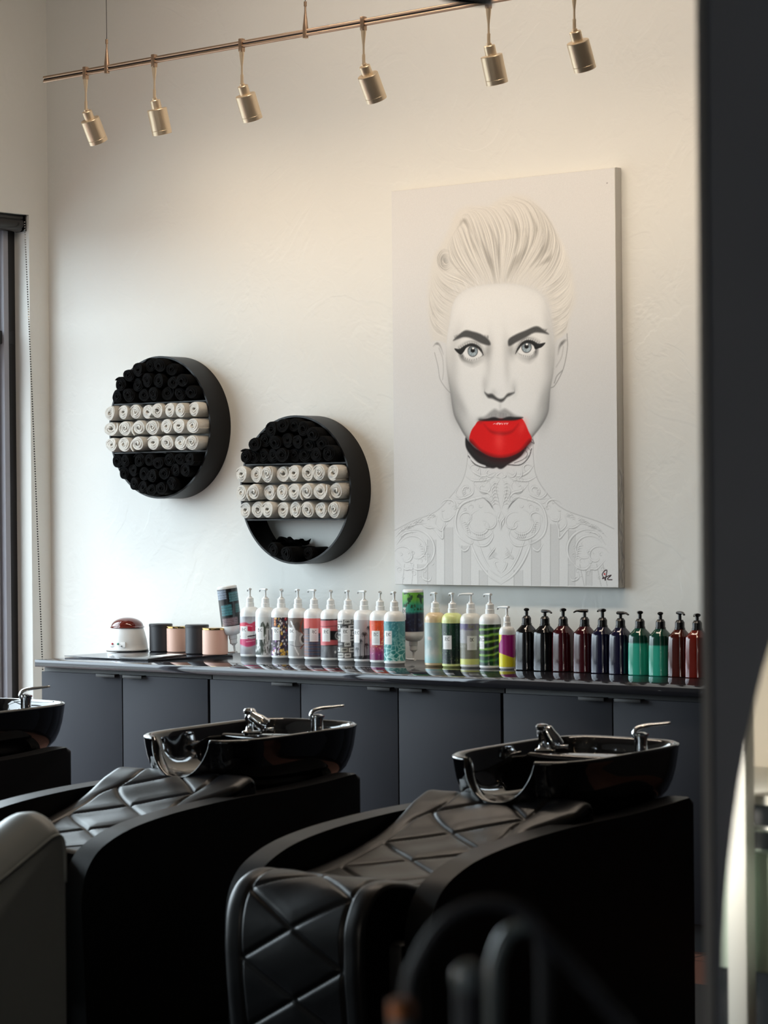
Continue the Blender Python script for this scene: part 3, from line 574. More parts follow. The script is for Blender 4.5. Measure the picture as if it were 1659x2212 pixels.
def thing(name, label, cat, loc=(0, 0, 0), rz=0, group=None):
    o = bpy.data.objects.new(name, None); COL.objects.link(o); o.empty_display_size = .05
    o.location = loc; o.rotation_euler = (0, 0, rz)
    return tag(o, label, cat, group)
kids = {}
def copy_tree(o, parent=None):
    c = o.copy(); COL.objects.link(c)
    if parent is not None: c.parent = parent
    for ch in list(o.children): copy_tree(ch, c)
    return c
def struct(o): o['kind'] = 'structure'; return o
def spl(P, n=6): return [tuple(p) for p in Raster.spline(P, n)]
ORD = ['first', 'second', 'third', 'fourth', 'fifth', 'sixth', 'seventh', 'eighth', 'ninth', 'tenth']
def grid_mesh(name, P, colr, m, parent=None, fix=False):
    """P: (H, W, 3) vertex grid, colr: (H, W, 3) sRGB colours or None"""
    H, W = P.shape[:2]; me = bpy.data.meshes.new(name); me.vertices.add(H*W); me.vertices.foreach_set('co', P.reshape(-1).astype(np.float32))
    i = np.arange((H-1)*(W-1)); a = (i//(W-1))*W+i % (W-1); q = np.stack([a, a+1, a+W+1, a+W], 1).astype(np.int32); n = len(q)
    me.loops.add(4*n); me.loops.foreach_set('vertex_index', q.ravel()); me.polygons.add(n); me.polygons.foreach_set('loop_start', np.arange(0, 4*n, 4, dtype=np.int32)); me.polygons.foreach_set('loop_total', np.full(n, 4, np.int32))
    me.update(calc_edges=True)
    if colr is not None:
        ca = me.color_attributes.new('print', 'FLOAT_COLOR', 'POINT'); c = np.ones((H*W, 4), np.float32); c[:, :3] = lin(np.asarray(colr)).reshape(-1, 3); ca.data.foreach_set('color', c.ravel())
    me.validate()
    return link(name, me, parent, m, 180)
# ------------------------------------------------------------------ the room
def room():
    b = MB().box(-3, REAR_Y-.5, -.1, RIGHT_X+.2, .3, 0); struct(b.build('floor', M['floor'], smooth=0))
    b = MB().box(XW-.2, REAR_Y-.2, CEIL, RIGHT_X+.2, .2, CEIL+.12); struct(b.build('ceiling', M['ceiling'], smooth=0))
    b = MB().box(XW-.2, 0, 0, 4.7, .2, CEIL); struct(b.build('wall_back', M['wall'], smooth=0))
    b = MB().box(4.7, -.03, 0, RIGHT_X+.2, .2, CEIL); struct(b.build('wall_unseen_dark', M['dark_wall'], smooth=0))  # unseen dark section, added so the glossy blacks reflect less white wall
    b = MB().box(RIGHT_X, REAR_Y, 0, RIGHT_X+.2, 0, CEIL); struct(b.build('wall_right', M['dark_wall'], smooth=0))
    b = MB().box(XW-.2, REAR_Y-.2, 0, RIGHT_X+.2, REAR_Y, CEIL); struct(b.build('wall_rear', M['dark_wall'], smooth=0))
    # left wall with the shopfront opening
    b = MB().box(XW-.2, REAR_Y, WIN_Z, XW, 0, CEIL).box(XW-.2, WIN_Y0, 0, XW, 0, WIN_Z).box(XW-.2, REAR_Y, 0, XW, WIN_Y1, WIN_Z)
    struct(b.build('wall_left', M['wall'], smooth=0))
    # shopfront window: posts, rails and panes
    xi, xo = XW-.10, XW-.19
    root = bpy.data.objects.new('window_1', None); COL.objects.link(root); root['kind'] = 'structure'; root.location = (xi, 0, 0)
    def loc(bm): 
        for v in bm.bm.verts: v.co.x -= xi
        return bm
    loc(MB().box(xo, WIN_Y0-.055, 0, xi, WIN_Y0, WIN_Z).box(xo, WIN_Y1, 0, xi, WIN_Y1+.06, WIN_Z).box(xo, WIN_Y1, WIN_Z-.07, xi, WIN_Y0, WIN_Z).box(xo, WIN_Y1, 0, xi, WIN_Y0, .10)).build('window_frame', M['frame_dk'], root, 0)
    y = WIN_Y0-.055
    loc(MB().box(xo+.02, y-.03, .1, xi+.018, y, WIN_Z-.07, .003).box(xo+.02, y-.075, .1, xi-.012, y-.036, WIN_Z-.07, .003).box(xo+.03, y-.110, .1, xi-.03, y-.082, WIN_Z-.07, .003)).build('window_jamb_profile', M['frame'], root, 0)
    loc(MB().box(xo+.01, WIN_Y1, 2.30, xi+.004, WIN_Y0-.01, 2.36, .003)).build('window_rail', M['frame_dk'], root, 0)
    ys = [y-.10, -1.9, -3.5, WIN_Y1+.06]
    for a in ys[1:-1]: loc(MB().box(xo, a-.035, .1, xi, a+.035, WIN_Z-.07, .003)).build('window_post', M['frame'], root, 0)
    for a, c in zip(ys, ys[1:]):
        loc(MB().box(xi-.055, c, .1, xi-.05, a, 2.3)).build('window_pane', M['glass'], root, 0)
        loc(MB().box(xi-.055, c, 2.36, xi-.05, a, WIN_Z-.07)).build('window_pane', M['glass'], root, 0)
    struct(MB().box(XW-.099, WIN_Y0-.001, .0, XW-.001, WIN_Y0+.0, WIN_Z).build('trim_1', M['jamb'], smooth=0))
    # pavement outside
    struct(MB().box(-14, -22, -.08, -3.0, 6, -.02).build('trim_2', M['brick_lip'], smooth=0))
    # rear windows that the mirror and the gloss reflect
room()

# ------------------------------------------------------------------ roller blind at the head of the window
bl = thing('roller_blind', 'black rolled-up blind cassette under the window head with a hanging beaded chain', 'blind', (XW-.05, WIN_Y0, 2.85))
def blind():
    L = 4.5
    mt = Euler((R_(90), 0, 0)).to_matrix()
    MB().lathe([(.001, 0.010), (.026, .010), (.034, .018), (.036, .03), (.036, L), (.001, L)], 28, (0, 0, -.002), mt).box(-.045, -L, .018, .03, -.012, .036, .006).build('cassette', M['blk_pl'], bl)
    MB().box(-.035, -.010, -.036, .036, -.002, .038, .003).build('end_bracket', M['blk_pl'], bl)
    a = onp(53, 480, 1, WIN_Y0-.03); c = onp(94, 1500, 1, WIN_Y0-.03); o = Vector(bl.location); b = MB(); n = 190
    for s in (0,):
        for i in range(n):
            p = a.lerp(c, i/(n-1)); p.x += .004*math.sin(i/(n-1)*3.1); p.y += -.022*s if i < n-6 else -.022*s*(n-i)/6; q = p-o
            r = bmesh.ops.create_icosphere(b.bm, subdivisions=1, radius=.0040, matrix=Matrix.Translation(q))
    b.build('bead_chain', M['blk_pl'], bl)
blind()

# ------------------------------------------------------------------ fitted base cabinets and worktop
YF = -.81; CZ = .912
edges = [onp(x, 1500, 1, YF).x for x in (88, 264, 452, 650, 860, 1084)]; pitch = (edges[-1]-edges[0])/5
E0 = edges[0]; ED = [E0+pitch*k for k in range(10)]
def cabinet(i0, i1, handles, label):
    x0, x1 = ED[i0], ED[i1]
    t = thing('base_cabinet', label, 'cabinet', ((x0+x1)/2, -.4, 0), 0, None); ox, oy = (x0+x1)/2, -.4
    MB().box(x0-ox+.002, YF+.02-oy, .10, x1-ox-.002, -.015-oy, CZ-.032, .002).build('carcass', M['cab_dk'], t)
    MB().box(x0-ox+.03, YF+.06-oy, 0, x1-ox-.03, -.05-oy, .10).build('plinth', M['cab_dk'], t)
    for k, h in zip(range(i0, i1), handles):
        a, b = ED[k]+.0025, ED[k+1]-.0025
        if k == i0: a += .004
        if k == i1-1: b -= .004
        d = MB().box(a-ox, YF-oy, .105, b-ox, YF+.019-oy, CZ-.050, .0015).build('door', M['cab'], t)
        hx = a+.075 if h == 'l' else b-.075
        if h == 'll': hx = a+.06
        MB().box(hx-ox-.055, YF-.022-oy, CZ-.050, hx-ox+.055, YF+.006-oy, CZ-.047, .001).box(hx-ox-.055, YF-.022-oy, CZ-.060, hx-ox+.055, YF-.019-oy, CZ-.047, .001).build('handle', M['cab_dk'], d)
cabinet(0, 2, 'rl', 'charcoal two-door base cabinet at the window end of the counter')
cabinet(2, 5, 'rrl', 'charcoal three-door base cabinet behind the middle wash chair')
cabinet(5, 7, 'rl', 'charcoal two-door base cabinet behind the right wash chair')
cabinet(7, 9, 'rl', 'charcoal base cabinet at far right, partly behind the grey partition')
tag(MB().box(ED[0]-.012, YF-.022, CZ-.030, ED[9], -.002, CZ, .003, 2).build('countertop', M['top']), 'long polished dark counter top running along the white wall', 'countertop')

# ------------------------------------------------------------------ framed canvas print
def canvas():
    a = onp(845, 413, 1, -.04); b = onp(1341, 1270, 1, -.04); x0, x1, z0, z1 = a.x, onp(1326, 362, 1, -.04).x+.006, b.z, a.z
    t = thing('canvas_print', 'large portrait canvas of a short-haired woman with a red mouth, hung on the wall', 'painting', ((x0+x1)/2, -.02, z0))
    ox, W_, H_ = (x0+x1)/2, 520, 753; y = -.0405+.02
    A = portrait(W_, H_)[::-1]
    xs = np.linspace(x0-ox+.002, x1-ox-.002, W_); zs = np.linspace(.002, z1-z0-.002, H_); P = np.zeros((H_, W_, 3)); P[..., 0] = xs[None]; P[..., 1] = y; P[..., 2] = zs[:, None]
    grid_mesh('print', P, A, mat('printed_canvas', (1, 1, 1, 1), .8, spec=.15, vcol='print', bump=[('noise', 900, .05, .0005)]), t)
    MB().box(x0-ox, -.0398+.02, 0, x1-ox, .0185, z1-z0, .003).build('stretched_canvas', M['canvas_edge'], t)
    # wrapped artwork on the side edge
    n, k = 220, 14; rs = np.random.RandomState(4); C = np.full((n, k, 3), .80); zz = np.linspace(0, z1-z0, n)
    R = Raster(k, n, (.79, .78, .76)); rd = random.Random(3)
    for q in range(40): y0 = n-rd.uniform(0, 55); x = rd.uniform(0, k); R.stroke([(x, y0), (x+rd.uniform(-5, 5), y0-4), (x+rd.uniform(-5, 5), y0-8)], 1.2, (.62, .62, .63) if rd.random() < .6 else (.88, .88, .88), .8)
    P = np.zeros((n, k, 3)); P[..., 0] = x1-ox+.0006; P[..., 1] = np.linspace(-.037, -.002, k)[None]+.02; P[..., 2] = zz[:, None]
    grid_mesh('print_edge', P, R.a[::-1], mat('printed_canvas_side', (1, 1, 1, 1), .75, vcol='print'), t)
canvas()

# ------------------------------------------------------------------ track lighting
SPOT = 7
def track():
    A = onp(95, 172, 2, 3.33); B = onp(1030, 5, 2, 3.33); d = (B-A).normalized(); L = 3.5
    n = Vector((-d.y, d.x, 0))
    t = thing('track_rail', 'bronze twin-rod lighting rail hung on thin cables along the wall', 'light rail', A); t.rotation_euler.z = math.atan2(d.y, d.x)
    for dz in (.008, -.008): MB().tube([(0, 0, dz), (L, 0, dz)], .0062, 12).build('rod', M['nickel_dk'], t)
    MB().box(.002, -.003, -.004, L, .003, .004).build('spacer', M['rubber'], t)
    def at(px):     # distance along the rail for an image column
        lo, hi = 0, L
        for _ in range(40):
            m = (lo+hi)/2; p = A+d*m-CP; x = 829.5+FPX*p.dot(RT)/p.dot(FW)
            if x < px: lo = m
            else: hi = m
        return lo
    for px in (231, 660, 1290):
        s = at(px)
        MB().lathe([(.001, -.022), (.011, -.02), (.011, .018), (.008, .045), (.0035, .085), (.0035, .10), (.006, .10), (.006, .118), (.001, .118)], 14, (s, 0, 0)).build('hanger', M['nickel_dk'], t)
        MB().tube([(s, 0, .118), (s, 0, CEIL-3.33)], .0013, 6).build('cable', M['rubber'], t)
    heads = [(185, 29, 'nearest the window corner'), (333, 17, 'second from the window corner'), (522, 24, 'third from the window corner'), (785, 30, 'above the gap left of the portrait'), (1055, 19, 'above the middle of the portrait'), (1240, 25, 'rightmost, above the portrait edge')]
    for px, tilt, wh in heads:
        s = at(px); P = A+d*s
        h = thing('spotlight', 'brushed nickel cylinder spotlight hanging from the rail, '+wh, 'spotlight', P, group='track spotlights')
        MB().box(-.009, -.011, -.03, .009, .011, .022, .003).build('rail_clip', M['nickel_dk'], h)
        MB().lathe([(.001, -.03), (.010, -.03), (.009, -.045), (.004, -.085), (.004, -.118), (.0062, -.118), (.0062, -.155), (.001, -.155)], 14).build('stem', M['nickel'], h)
        mt = Euler((R_(tilt), 0, 0)).to_matrix(); c = (0, 0, -.152)
        MB().lathe([(.001, .0), (.010, 0), (.010, -.008), (.019, -.008), (.0205, -.010), (.0205, -.046), (.001, -.046)], 28, c, mt).build('neck', M['nickel'], h)
        MB().lathe([(.001, -.044), (.0385, -.044), (.0395, -.046), (.0395, -.128), (.0388, -.129), (.0395, -.130), (.0395, -.146), (.036, -.147), (.034, -.135), (.001, -.133)], 40, c, mt).build('shade', M['nickel'], h, 0)
        MB().lathe([(.001, -.1345), (.033, -.1345), (.033, -.137), (.001, -.139)], 24, c, mt).build('lens', mat('lit_lens', (1, .9, .75, 1), .3, emit=((1, .82, .58, 1), 6)), h)
        l = bpy.data.lights.new('spot_beam', 'SPOT'); l.energy = SPOT; l.color = (1, .80, .58); l.spot_size = R_(150); l.spot_blend = .9; l.shadow_soft_size = .03
        lo = bpy.data.objects.new('spot_beam', l); COL.objects.link(lo); lo.location = P+Vector(c)+mt @ Vector((0, 0, -.155)); lo.rotation_euler = (R_(tilt+14), 0, 0)
track()

# ------------------------------------------------------------------ rolled towels and the two round shelves
def towel_mesh(seed, m, r=.034, L=.155):
    rd = random.Random(seed); turns = rd.uniform(2.7, 3.5); a0 = rd.uniform(0, 6.28); N = int(turns*18); pitch = r/(turns+.15); th = pitch*.50; b = bmesh.new()
    ph = [rd.uniform(0, 6.28) for _ in range(4)]; am = [rd.uniform(.02, .06), rd.uniform(.01, .05), .03, .02]
    secs = [(0, .62, .0), (.004, .86, 0), (.010, 1, 0), (.03, 1, 0), (.08, .98, 0), (L-.01, .96, 0), (L, .7, 0)]
    flap = rd.random() < .22; rows = []; tw = rd.uniform(-.25, .25)
    for si, (y, k, _) in enumerate(secs):
        ring = []
        for side in (1, -1):
            rng = range(N+1) if side == 1 else range(N, -1, -1)
            for i in rng:
                q = i/N; a = q*turns*2*math.pi; rr = pitch*.45+(r-th-pitch*.45)*q**.85
                rr *= 1+am[0]*math.sin(2*a+ph[0])+am[1]*math.sin(3*a+ph[1])
                if flap and q > .93 and y < .05: rr += (q-.93)/.07*.008*(1-y/.05)
                e = 1-.5*max(0, (q-.96)/.04) if q > .96 else 1
                rad = rr+side*th*k*e*(.92 if side == 1 else 1); aa = a+a0+tw*y/.1
                # each wind sits a little further in or out at the open end
                yo = y+(.0028*math.sin(a*.9+ph[2])+.0015*math.sin(2.3*a+ph[3])-.003*(1-q))*max(0, 1-y/.03)
                ring.append(b.verts.new((rad*math.cos(aa), yo, rad*math.sin(aa))))
        rows.append(ring)
    n = len(rows[0])
    for p, q in zip(rows, rows[1:]):
        for i in range(n): b.faces.new((p[i], p[(i+1) % n], q[(i+1) % n], q[i]))
    for row, s in ((rows[0], 1), (rows[-1], -1)):
        for i in range(N):
            f = (row[i], row[i+1], row[n-2-i], row[n-1-i]); b.faces.new(f if s == 1 else f[::-1])
    bmesh.ops.recalc_face_normals(b, faces=b.faces)
    me = bpy.data.meshes.new('rolled_towel'); b.to_mesh(me); b.free(); me.materials.append(m)
    me.polygons.foreach_set('use_smooth', [True]*len(me.polygons)); me.set_sharp_from_angle(angle=R_(70))
    return me
TW = [towel_mesh(i, M['towel_w']) for i in range(12)]; TB = [towel_mesh(20+i, M['towel_b']) for i in range(9)]
Z1 = lambda L: [(200+x/2.676, 740+y/2.676) for x, y in L]
RS, DS = .312, .127
def shelf(cx, cz, zd, label, which):
    t = thing('round_shelf', label, 'shelf', (cx, 0, cz))
    mt = Euler((R_(90), 0, 0)).to_matrix()
    MB().lathe([(RS, .001), (RS, DS), (RS-.008, DS), (RS-.008, .001), (RS, .001)], 112, (0, 0, 0), mt, cap=False).build('ring', M['black_lac'], t)
    for z in zd:
        h = math.sqrt((RS-.008)**2-(z-cz)**2)
        MB().box(-h, -DS+.002, z-cz-.003, h, -.001, z-cz+.003).build('divider', M['black_lac'], t, 0)
def pack(cx, cz, rows, lo, hi, black, where, group, rad):
    """towels lie in their bay, pushed apart until they only just touch"""
    if not black:
        h = (hi-lo)/len(rows); rd = random.Random(int(cx*991))
        for ri, (rn, row) in enumerate(rows):
            N = len(row); z = hi-h*(ri+.5); ch = math.sqrt((RS-.010)**2-(abs(z-cz))**2)-.004; sp = 2*ch/N
            for k in range(N):
                o = bpy.data.objects.new('rolled_towel', rd.choice(TW)); COL.objects.link(o); o.scale = (sp/2*1.0/.0325, 1, h/2*1.0/.0325)
                o.location = (cx-ch+sp*(k+.5), -DS-.032-rd.uniform(0, .022), z+rd.uniform(-.001, .001)); o.rotation_euler = (0, 0, rd.uniform(-.04, .04))
                place = 'leftmost' if k == 0 else 'rightmost' if k == N-1 else ORD[k]+' from left'
                tag(o, 'rolled white towel, %s in %s, %s' % (place, rn, where), 'towel', group)
        return
    P = []; lab = []
    for ri, (rn, row) in enumerate(rows):
        for k, (px, py) in enumerate(sorted(Z1(row))):
            q = onp(px, py, 1, -.150); P.append([q.x, q.z]); lab.append((rn, k, len(row)))
    P = np.array(P); n = len(P); rr = np.array([rad*random.Random(i*7+int(cx*100)+black).uniform(.92, 1.06) for i in range(n)])
    for it in range(400):
        for i in range(n):
            for j in range(i+1, n):
                d = P[j]-P[i]; L = max(1e-6, np.linalg.norm(d)); o = rr[i]+rr[j]-L
                if o > 0: P[i] -= d/L*o*.5; P[j] += d/L*o*.5
        for i in range(n):
            P[i][1] = min(max(P[i][1], lo+rr[i]), hi-rr[i])
            v = P[i]-np.array([cx, cz]); L = np.linalg.norm(v); mx = RS-.009-rr[i]
            if L > mx:
                P[i] = np.array([cx, cz])+v/L*mx
                P[i][1] = min(max(P[i][1], lo+rr[i]), hi-rr[i])
    rd = random.Random(int(cx*1000)+int(black)*3+int(lo*100))
    for i in range(n):
        rn, k, tot = lab[i]; me = rd.choice(TB if black else TW)
        o = bpy.data.objects.new('rolled_towel', me); COL.objects.link(o); s = rr[i]/.034
        o.scale = (s*1.12, 1, s*1.03); o.location = (P[i][0], -DS-.035-rd.uniform(0, .02)+.006, P[i][1]); o.rotation_euler = (0, rd.uniform(-.3, .3), 0)
        place = 'leftmost' if k == 0 else 'rightmost' if k == tot-1 else ORD[k]+' from left'
        tag(o, 'rolled %s towel, %s in %s, %s' % ('black' if black else 'white', place, rn, where), 'towel', group)
def ring_towels():
    c1 = (.803, 1.895); c2 = (1.597, 1.613)
    d1 = (2.003, 1.787); d2 = (1.722, 1.488)
    shelf(*c1, d1, 'round black metal wall shelf at upper left, full of rolled towels', 1)
    shelf(*c2, d2, 'round black metal wall shelf at lower right with a nearly empty bottom bay', 2)
    L = 'left round shelf'; Rr = 'right round shelf'
    pack(*c1, [('top white row', [(100, 408), (185, 392), (262, 390), (340, 385), (418, 388), (492, 395), (565, 400), (632, 425)]), ('middle white row', [(122, 505), (203, 487), (283, 492), (355, 480), (430, 485), (512, 490), (625, 492)]), ('bottom white row', [(108, 590), (205, 580), (285, 582), (362, 575), (452, 578), (540, 575), (628, 580)])],
         d1[1]+.003, d1[0]-.003, 0, L, 'white towels in the left round shelf', .0352)
    pack(*c1, [('lower row of top bay', [(140, 305), (205, 300), (270, 300), (335, 290), (395, 295), (465, 290), (530, 285), (610, 295)]), ('middle row of top bay', [(235, 230), (300, 205), (355, 215), (435, 225), (505, 215), (570, 220)]), ('upper row of top bay', [(290, 140), (360, 125), (430, 145), (500, 165)])],
         d1[0]+.003, 3, 1, L, 'black towels in the top of the left round shelf', .0335)
    pack(*c1, [('upper row of bottom bay', [(140, 680), (215, 670), (290, 660), (355, 680), (430, 700), (500, 680), (590, 670), (640, 660)]), ('middle row of bottom bay', [(200, 750), (250, 780), (310, 755), (380, 770), (450, 760), (530, 740), (590, 730)]), ('lowest row of bottom bay', [(320, 840), (260, 830), (400, 840), (460, 830), (520, 815)])],
         0, d1[1]-.003, 1, L, 'black towels in the bottom of the left round shelf', .0315)
    pack(*c2, [('top white row', [(850, 775), (942, 750), (1030, 755), (1115, 755), (1185, 760), (1250, 730), (1345, 745), (1422, 745)]), ('middle white row', [(848, 875), (930, 850), (1003, 850), (1093, 860), (1183, 850), (1285, 850), (1375, 855), (1445, 830)]), ('bottom white row', [(870, 950), (955, 950), (1045, 950), (1118, 955), (1210, 955), (1285, 955), (1370, 955), (1450, 930)])],
         d2[1]+.003, d2[0]-.003, 0, Rr, 'white towels in the right round shelf', .0375)
    pack(*c2, [('lower row of top bay', [(880, 665), (950, 645), (1020, 650), (1085, 640), (1150, 655), (1215, 645), (1300, 650), (1385, 640), (1440, 660)]), ('middle row of top bay', [(940, 560), (1045, 550), (1110, 560), (1165, 560), (1240, 555), (1310, 560), (1370, 560)]), ('upper row of top bay', [(1040, 485), (1110, 475), (1190, 465), (1260, 480), (1330, 500)])],
         d2[0]+.003, 3, 1, Rr, 'black towels in the top of the right round shelf', .0335)
    # loose towels lying in the bottom bay
    for (px, py), r, rz, lb in (((1048, 1215), .033, 0, 'rolled black towel lying at left in the bottom of the right round shelf'), ((1140, 1240), .037, -.0, 'rolled black towel pushed forward over the rim of the right round shelf'), ((1215, 1215), .031, .0, 'black rolled towel lying deeper at right in the bottom bay of the right round shelf')):
        q = onp(*Z1([(px, py)])[0], 1, -.15); v = Vector((q.x-c2[0], 0, q.z-c2[1])); mx = RS-.0085-r
        v = v.normalized()*mx; o = bpy.data.objects.new('rolled_towel', random.Random(px).choice(TB)); COL.objects.link(o); o.scale = (r/.034, 1.0 if px != 1140 else 1.1, r/.034)
        o.location = (c2[0]+v.x, (-DS-.03) if px < 1100 else (-DS-.045 if px < 1200 else -DS+.01), c2[1]+v.z); o.rotation_euler = (0, px*.01, 0)
        tag(o, lb, 'towel', 'loose black towels')
    q = onp(*Z1([(1150, 1160)])[0], 1, -.07); o = bpy.data.objects.new('folded_towel', folded_towel()); COL.objects.link(o); o.location = (q.x+.0, -.075, q.z-.012); o.rotation_euler = (0, .06, .3)
    tag(o, 'loosely folded black towel heaped on the loose rolls in the right round shelf', 'towel')
def folded_towel():
    P = np.zeros((24, 60, 3)); b = bmesh.new(); rows = []
    for i in range(60):
        q = i/59; a = q*4*math.pi; row = []
        x = .07*math.cos(a/2*1.0) ; z = .010+.020*q+.010*math.sin(a)
        for j in range(24):
            y = -.05+.1*j/23; row.append(b.verts.new((x*(.75+.25*math.sin(j*.4+q*5)), y, z+.006*math.sin(j*.7+i*.5))))
        rows.append(row)
    for p, q in zip(rows, rows[1:]):
        for j in range(23): b.faces.new((p[j], p[j+1], q[j+1], q[j]))
    bmesh.ops.solidify(b, geom=b.faces[:], thickness=.008)
    me = bpy.data.meshes.new('folded_towel'); b.to_mesh(me); b.free(); me.materials.append(M['towel_b'])
    me.polygons.foreach_set('use_smooth', [True]*len(me.polygons)); return me
ring_towels()
# ------------------------------------------------------------------ pump bottles with printed sleeves
VP = mat('printed_sleeve', (1, 1, 1, 1), .35, vcol='print', coat=.25)
LX = .0345
def pump(parent, z, m, dirv, s=1., head='slim', up=0):
    """pump top from height z: collar, stem and spout"""
    if head == 'slim':
        MB().lathe([(.001, z-.004), (.0180*s, z-.004), (.0180*s, z+.012), (.0160*s, z+.014), (.0158*s, z+.031), (.0135*s, z+.034), (.0095*s, z+.035), (.0085*s, z+.040), (.001, z+.040)], 22).build('collar', m, parent)
        MB().lathe([(.001, z+.038), (.0045, z+.038), (.0045, z+.068), (.001, z+.068)], 12).build('pump_stem', m, parent)
        d = Vector((math.cos(dirv), math.sin(dirv), 0)); c = Vector((0, 0, z+.070))
        MB().tube([c-d*.010, c+d*.012, c+d*.034, c+d*.048+Vector((0, 0, -.002)), c+d*.052+Vector((0, 0, -.010))], [.0065, .0075, .0052, .0042, .0035], 12, flat=.7).build('pump_spout', m, parent)
    else:
        MB().lathe([(.001, z-.002), (.0195, z-.002), (.0195, z+.004), (.0175, z+.005), (.0175, z+.024), (.0125, z+.031), (.0115, z+.033), (.001, z+.033)], 24).build('collar', m, parent)
        MB().lathe([(.001, z+.030), (.0065, z+.030), (.0065, z+.046+up), (.001, z+.046+up)], 14).build('pump_stem', m, parent)
        d = Vector((math.cos(dirv), math.sin(dirv), 0)); c = Vector((0, 0, z+.052+up))
        MB().tube([c-d*.014, c-d*.012, c+d*.012, c+d*.030, c+d*.042+Vector((0, 0, -.006))], [.006, .0105, .0105, .0062, .0045], 14, flat=.62).build('pump_spout', m, parent)
def sleeve(parent, r, z0, z1, art, face, nx=76):
    A = art; H, W = A.shape[:2]; ph = np.linspace(-1.95, 1.95, nx); u = .5+.5*np.sin(np.clip(ph, -math.pi/2, math.pi/2)); ix = np.clip((u*W).astype(int), 0, W-1)
    C = A[::-1][:, ix]; P = np.zeros((H, nx, 3)); a = face+ph
    P[..., 0] = (r*np.cos(a))[None]; P[..., 1] = (r*np.sin(a))[None]; P[..., 2] = np.linspace(z0, z1, H)[:, None]
    grid_mesh('printed_label', P, C, VP, parent)
def bottle(px, py, art, label, tagbox=None, body=None, r=.0425, h=1., spout=2.5, flip=False, lean=None, seed=0, small=False, pumpm=None):
    p = onp(px, py, 2, CZ); p.z = CZ; face = math.atan2(CP.y-p.y, CP.x-p.x)
    t = thing('pump_bottle', label, 'bottle', p, 0, 'pump bottles with printed sleeves')
    bm = body or M['white_pl']; zl0, zl1, zs, zn = .012*h, .170*h, .180*h, .214*h
    pr = [(.001, 0), (r-.004, 0), (r, .004), (r, zs)]+[(.0165+(r-.0165)*math.cos(a), zs+(zn-.004-zs)*math.sin(a)) for a in np.linspace(.12, 1.57, 10)]+[(.0155, zn), (.001, zn)]
    b = MB().lathe(pr, 44).build('bottle_body', bm, t)
    sleeve(t, r+.0006, zl0, zl1, label_art(art, tag=tagbox, flip=flip, seed=seed), (face+lean[2] if lean else face)if not flip else -face)
    pump(t, zn, pumpm or M['white_pl'], spout if not flip else -spout, 1.0 if not small else .8)
    if flip:
        H = zn+.078; t.rotation_euler = (math.pi, 0, 0); t.location = p+Vector((0, 0, H))
    return t
B = [
    (540.9, 1418, 'lips', 'pump bottle printed with pink lips and white teeth, at the left end of its row', (.02, .40, .36, .74)),
    (574.4, 1419.5, 'crags', 'pump bottle printed with grey rocky crags on white, right of the lips bottle', (.04, .40, .40, .74)),
    (608.6, 1421, 'jewels', 'pump bottle printed with gold, red and purple jewels', (.06, .40, .42, .74)),
    (644.9, 1422.5, 'mural', 'pump bottle printed with grey, brown and white abstract curves', (.02, .40, .34, .74)),
    (679.4, 1424, 'towers', 'pump bottle printed with navy towers under a pink sky', (.28, .40, .70, .74)),
    (715.5, 1426, 'cassette', 'pump bottle printed with a pink and black cassette close-up', (.08, .42, .46, .76)),
    (752.5, 1427.5, 'tapes', 'pump bottle printed all over with small cassette tapes', (.16, .42, .60, .78)),
    (787.6, 1429, 'palms', 'pump bottle printed with grey palm trees', (.02, .42, .28, .76)),
    (822.1, 1431, 'embers', 'pump bottle printed with orange sparks fading into magenta', (.10, .38, .48, .74)),
    (852.8, 1433.5, 'water', 'pump bottle printed with rippling teal pool water', (.04, .42, .38, .76)),
]
for k, (x, y, a, l, tb) in enumerate(B): bottle(x, y, a, l, tb, seed=k, spout=2.5+.35*math.sin(k*2.1))
amber = mat('amber_cream_plastic', srgb(212, 190, 155), .25, coat=.3); lime = mat('pale_lime_plastic', srgb(214, 224, 150), .3, coat=.2); pearl = mat('pearl_plastic', srgb(215, 215, 208), .3, coat=.2)
bottle(941.2, 1437.5, 'clouds', 'amber-tinted pump bottle printed with pale teal clouds', None, amber, seed=11, spout=2.6)
bottle(978.4, 1439.5, 'night', 'lime-topped pump bottle printed dark green with bright specks', (.06, .36, .44, .70), lime, seed=12, spout=2.5)
bottle(1018, 1441, 'meadow', 'pump bottle printed with a lilac and grey meadow above a yellow band', (.32, .36, .76, .70), pearl, seed=13, spout=3.4)
bottle(1059.4, 1443, 'fern', 'pump bottle printed with wavy green and black stripes', (.02, .40, .22, .72), M['white_pl'], seed=14, spout=2.7)
bottle(1096, 1445, 'shards', 'small slim pump bottle printed magenta and yellow beside the black bottles', None, M['white_pl'], r=.031, h=.78, seed=15, spout=3.0, small=True)
bottle(893.5, 1429, 'lagoon', 'upside-down pump bottle, green over navy, standing on its pump in the row', (.02, .30, .16, .62), M['white_pl'], seed=16, flip=True, spout=2.9)
lb = bottle(507, 1416, 'screens', 'upside-down pump bottle printed with dark screens, leaning beside the blush canister', None, M['white_pl'], seed=17, flip=True, spout=3.0)
# the leaning one is tipped against its neighbour's side
lb.rotation_mode = 'QUATERNION'
_up = Vector((-math.cos(YAW)*.115, -math.sin(YAW)*.115, 1)).normalized()
lb.rotation_quaternion = Vector((0, 0, 1)).rotation_difference(_up) @ Euler((math.pi, 0, 0)).to_quaternion(); lb.location = onp(508, 1416, 2, CZ)+_up*(.214+.078)+Vector((0, 0, .006))

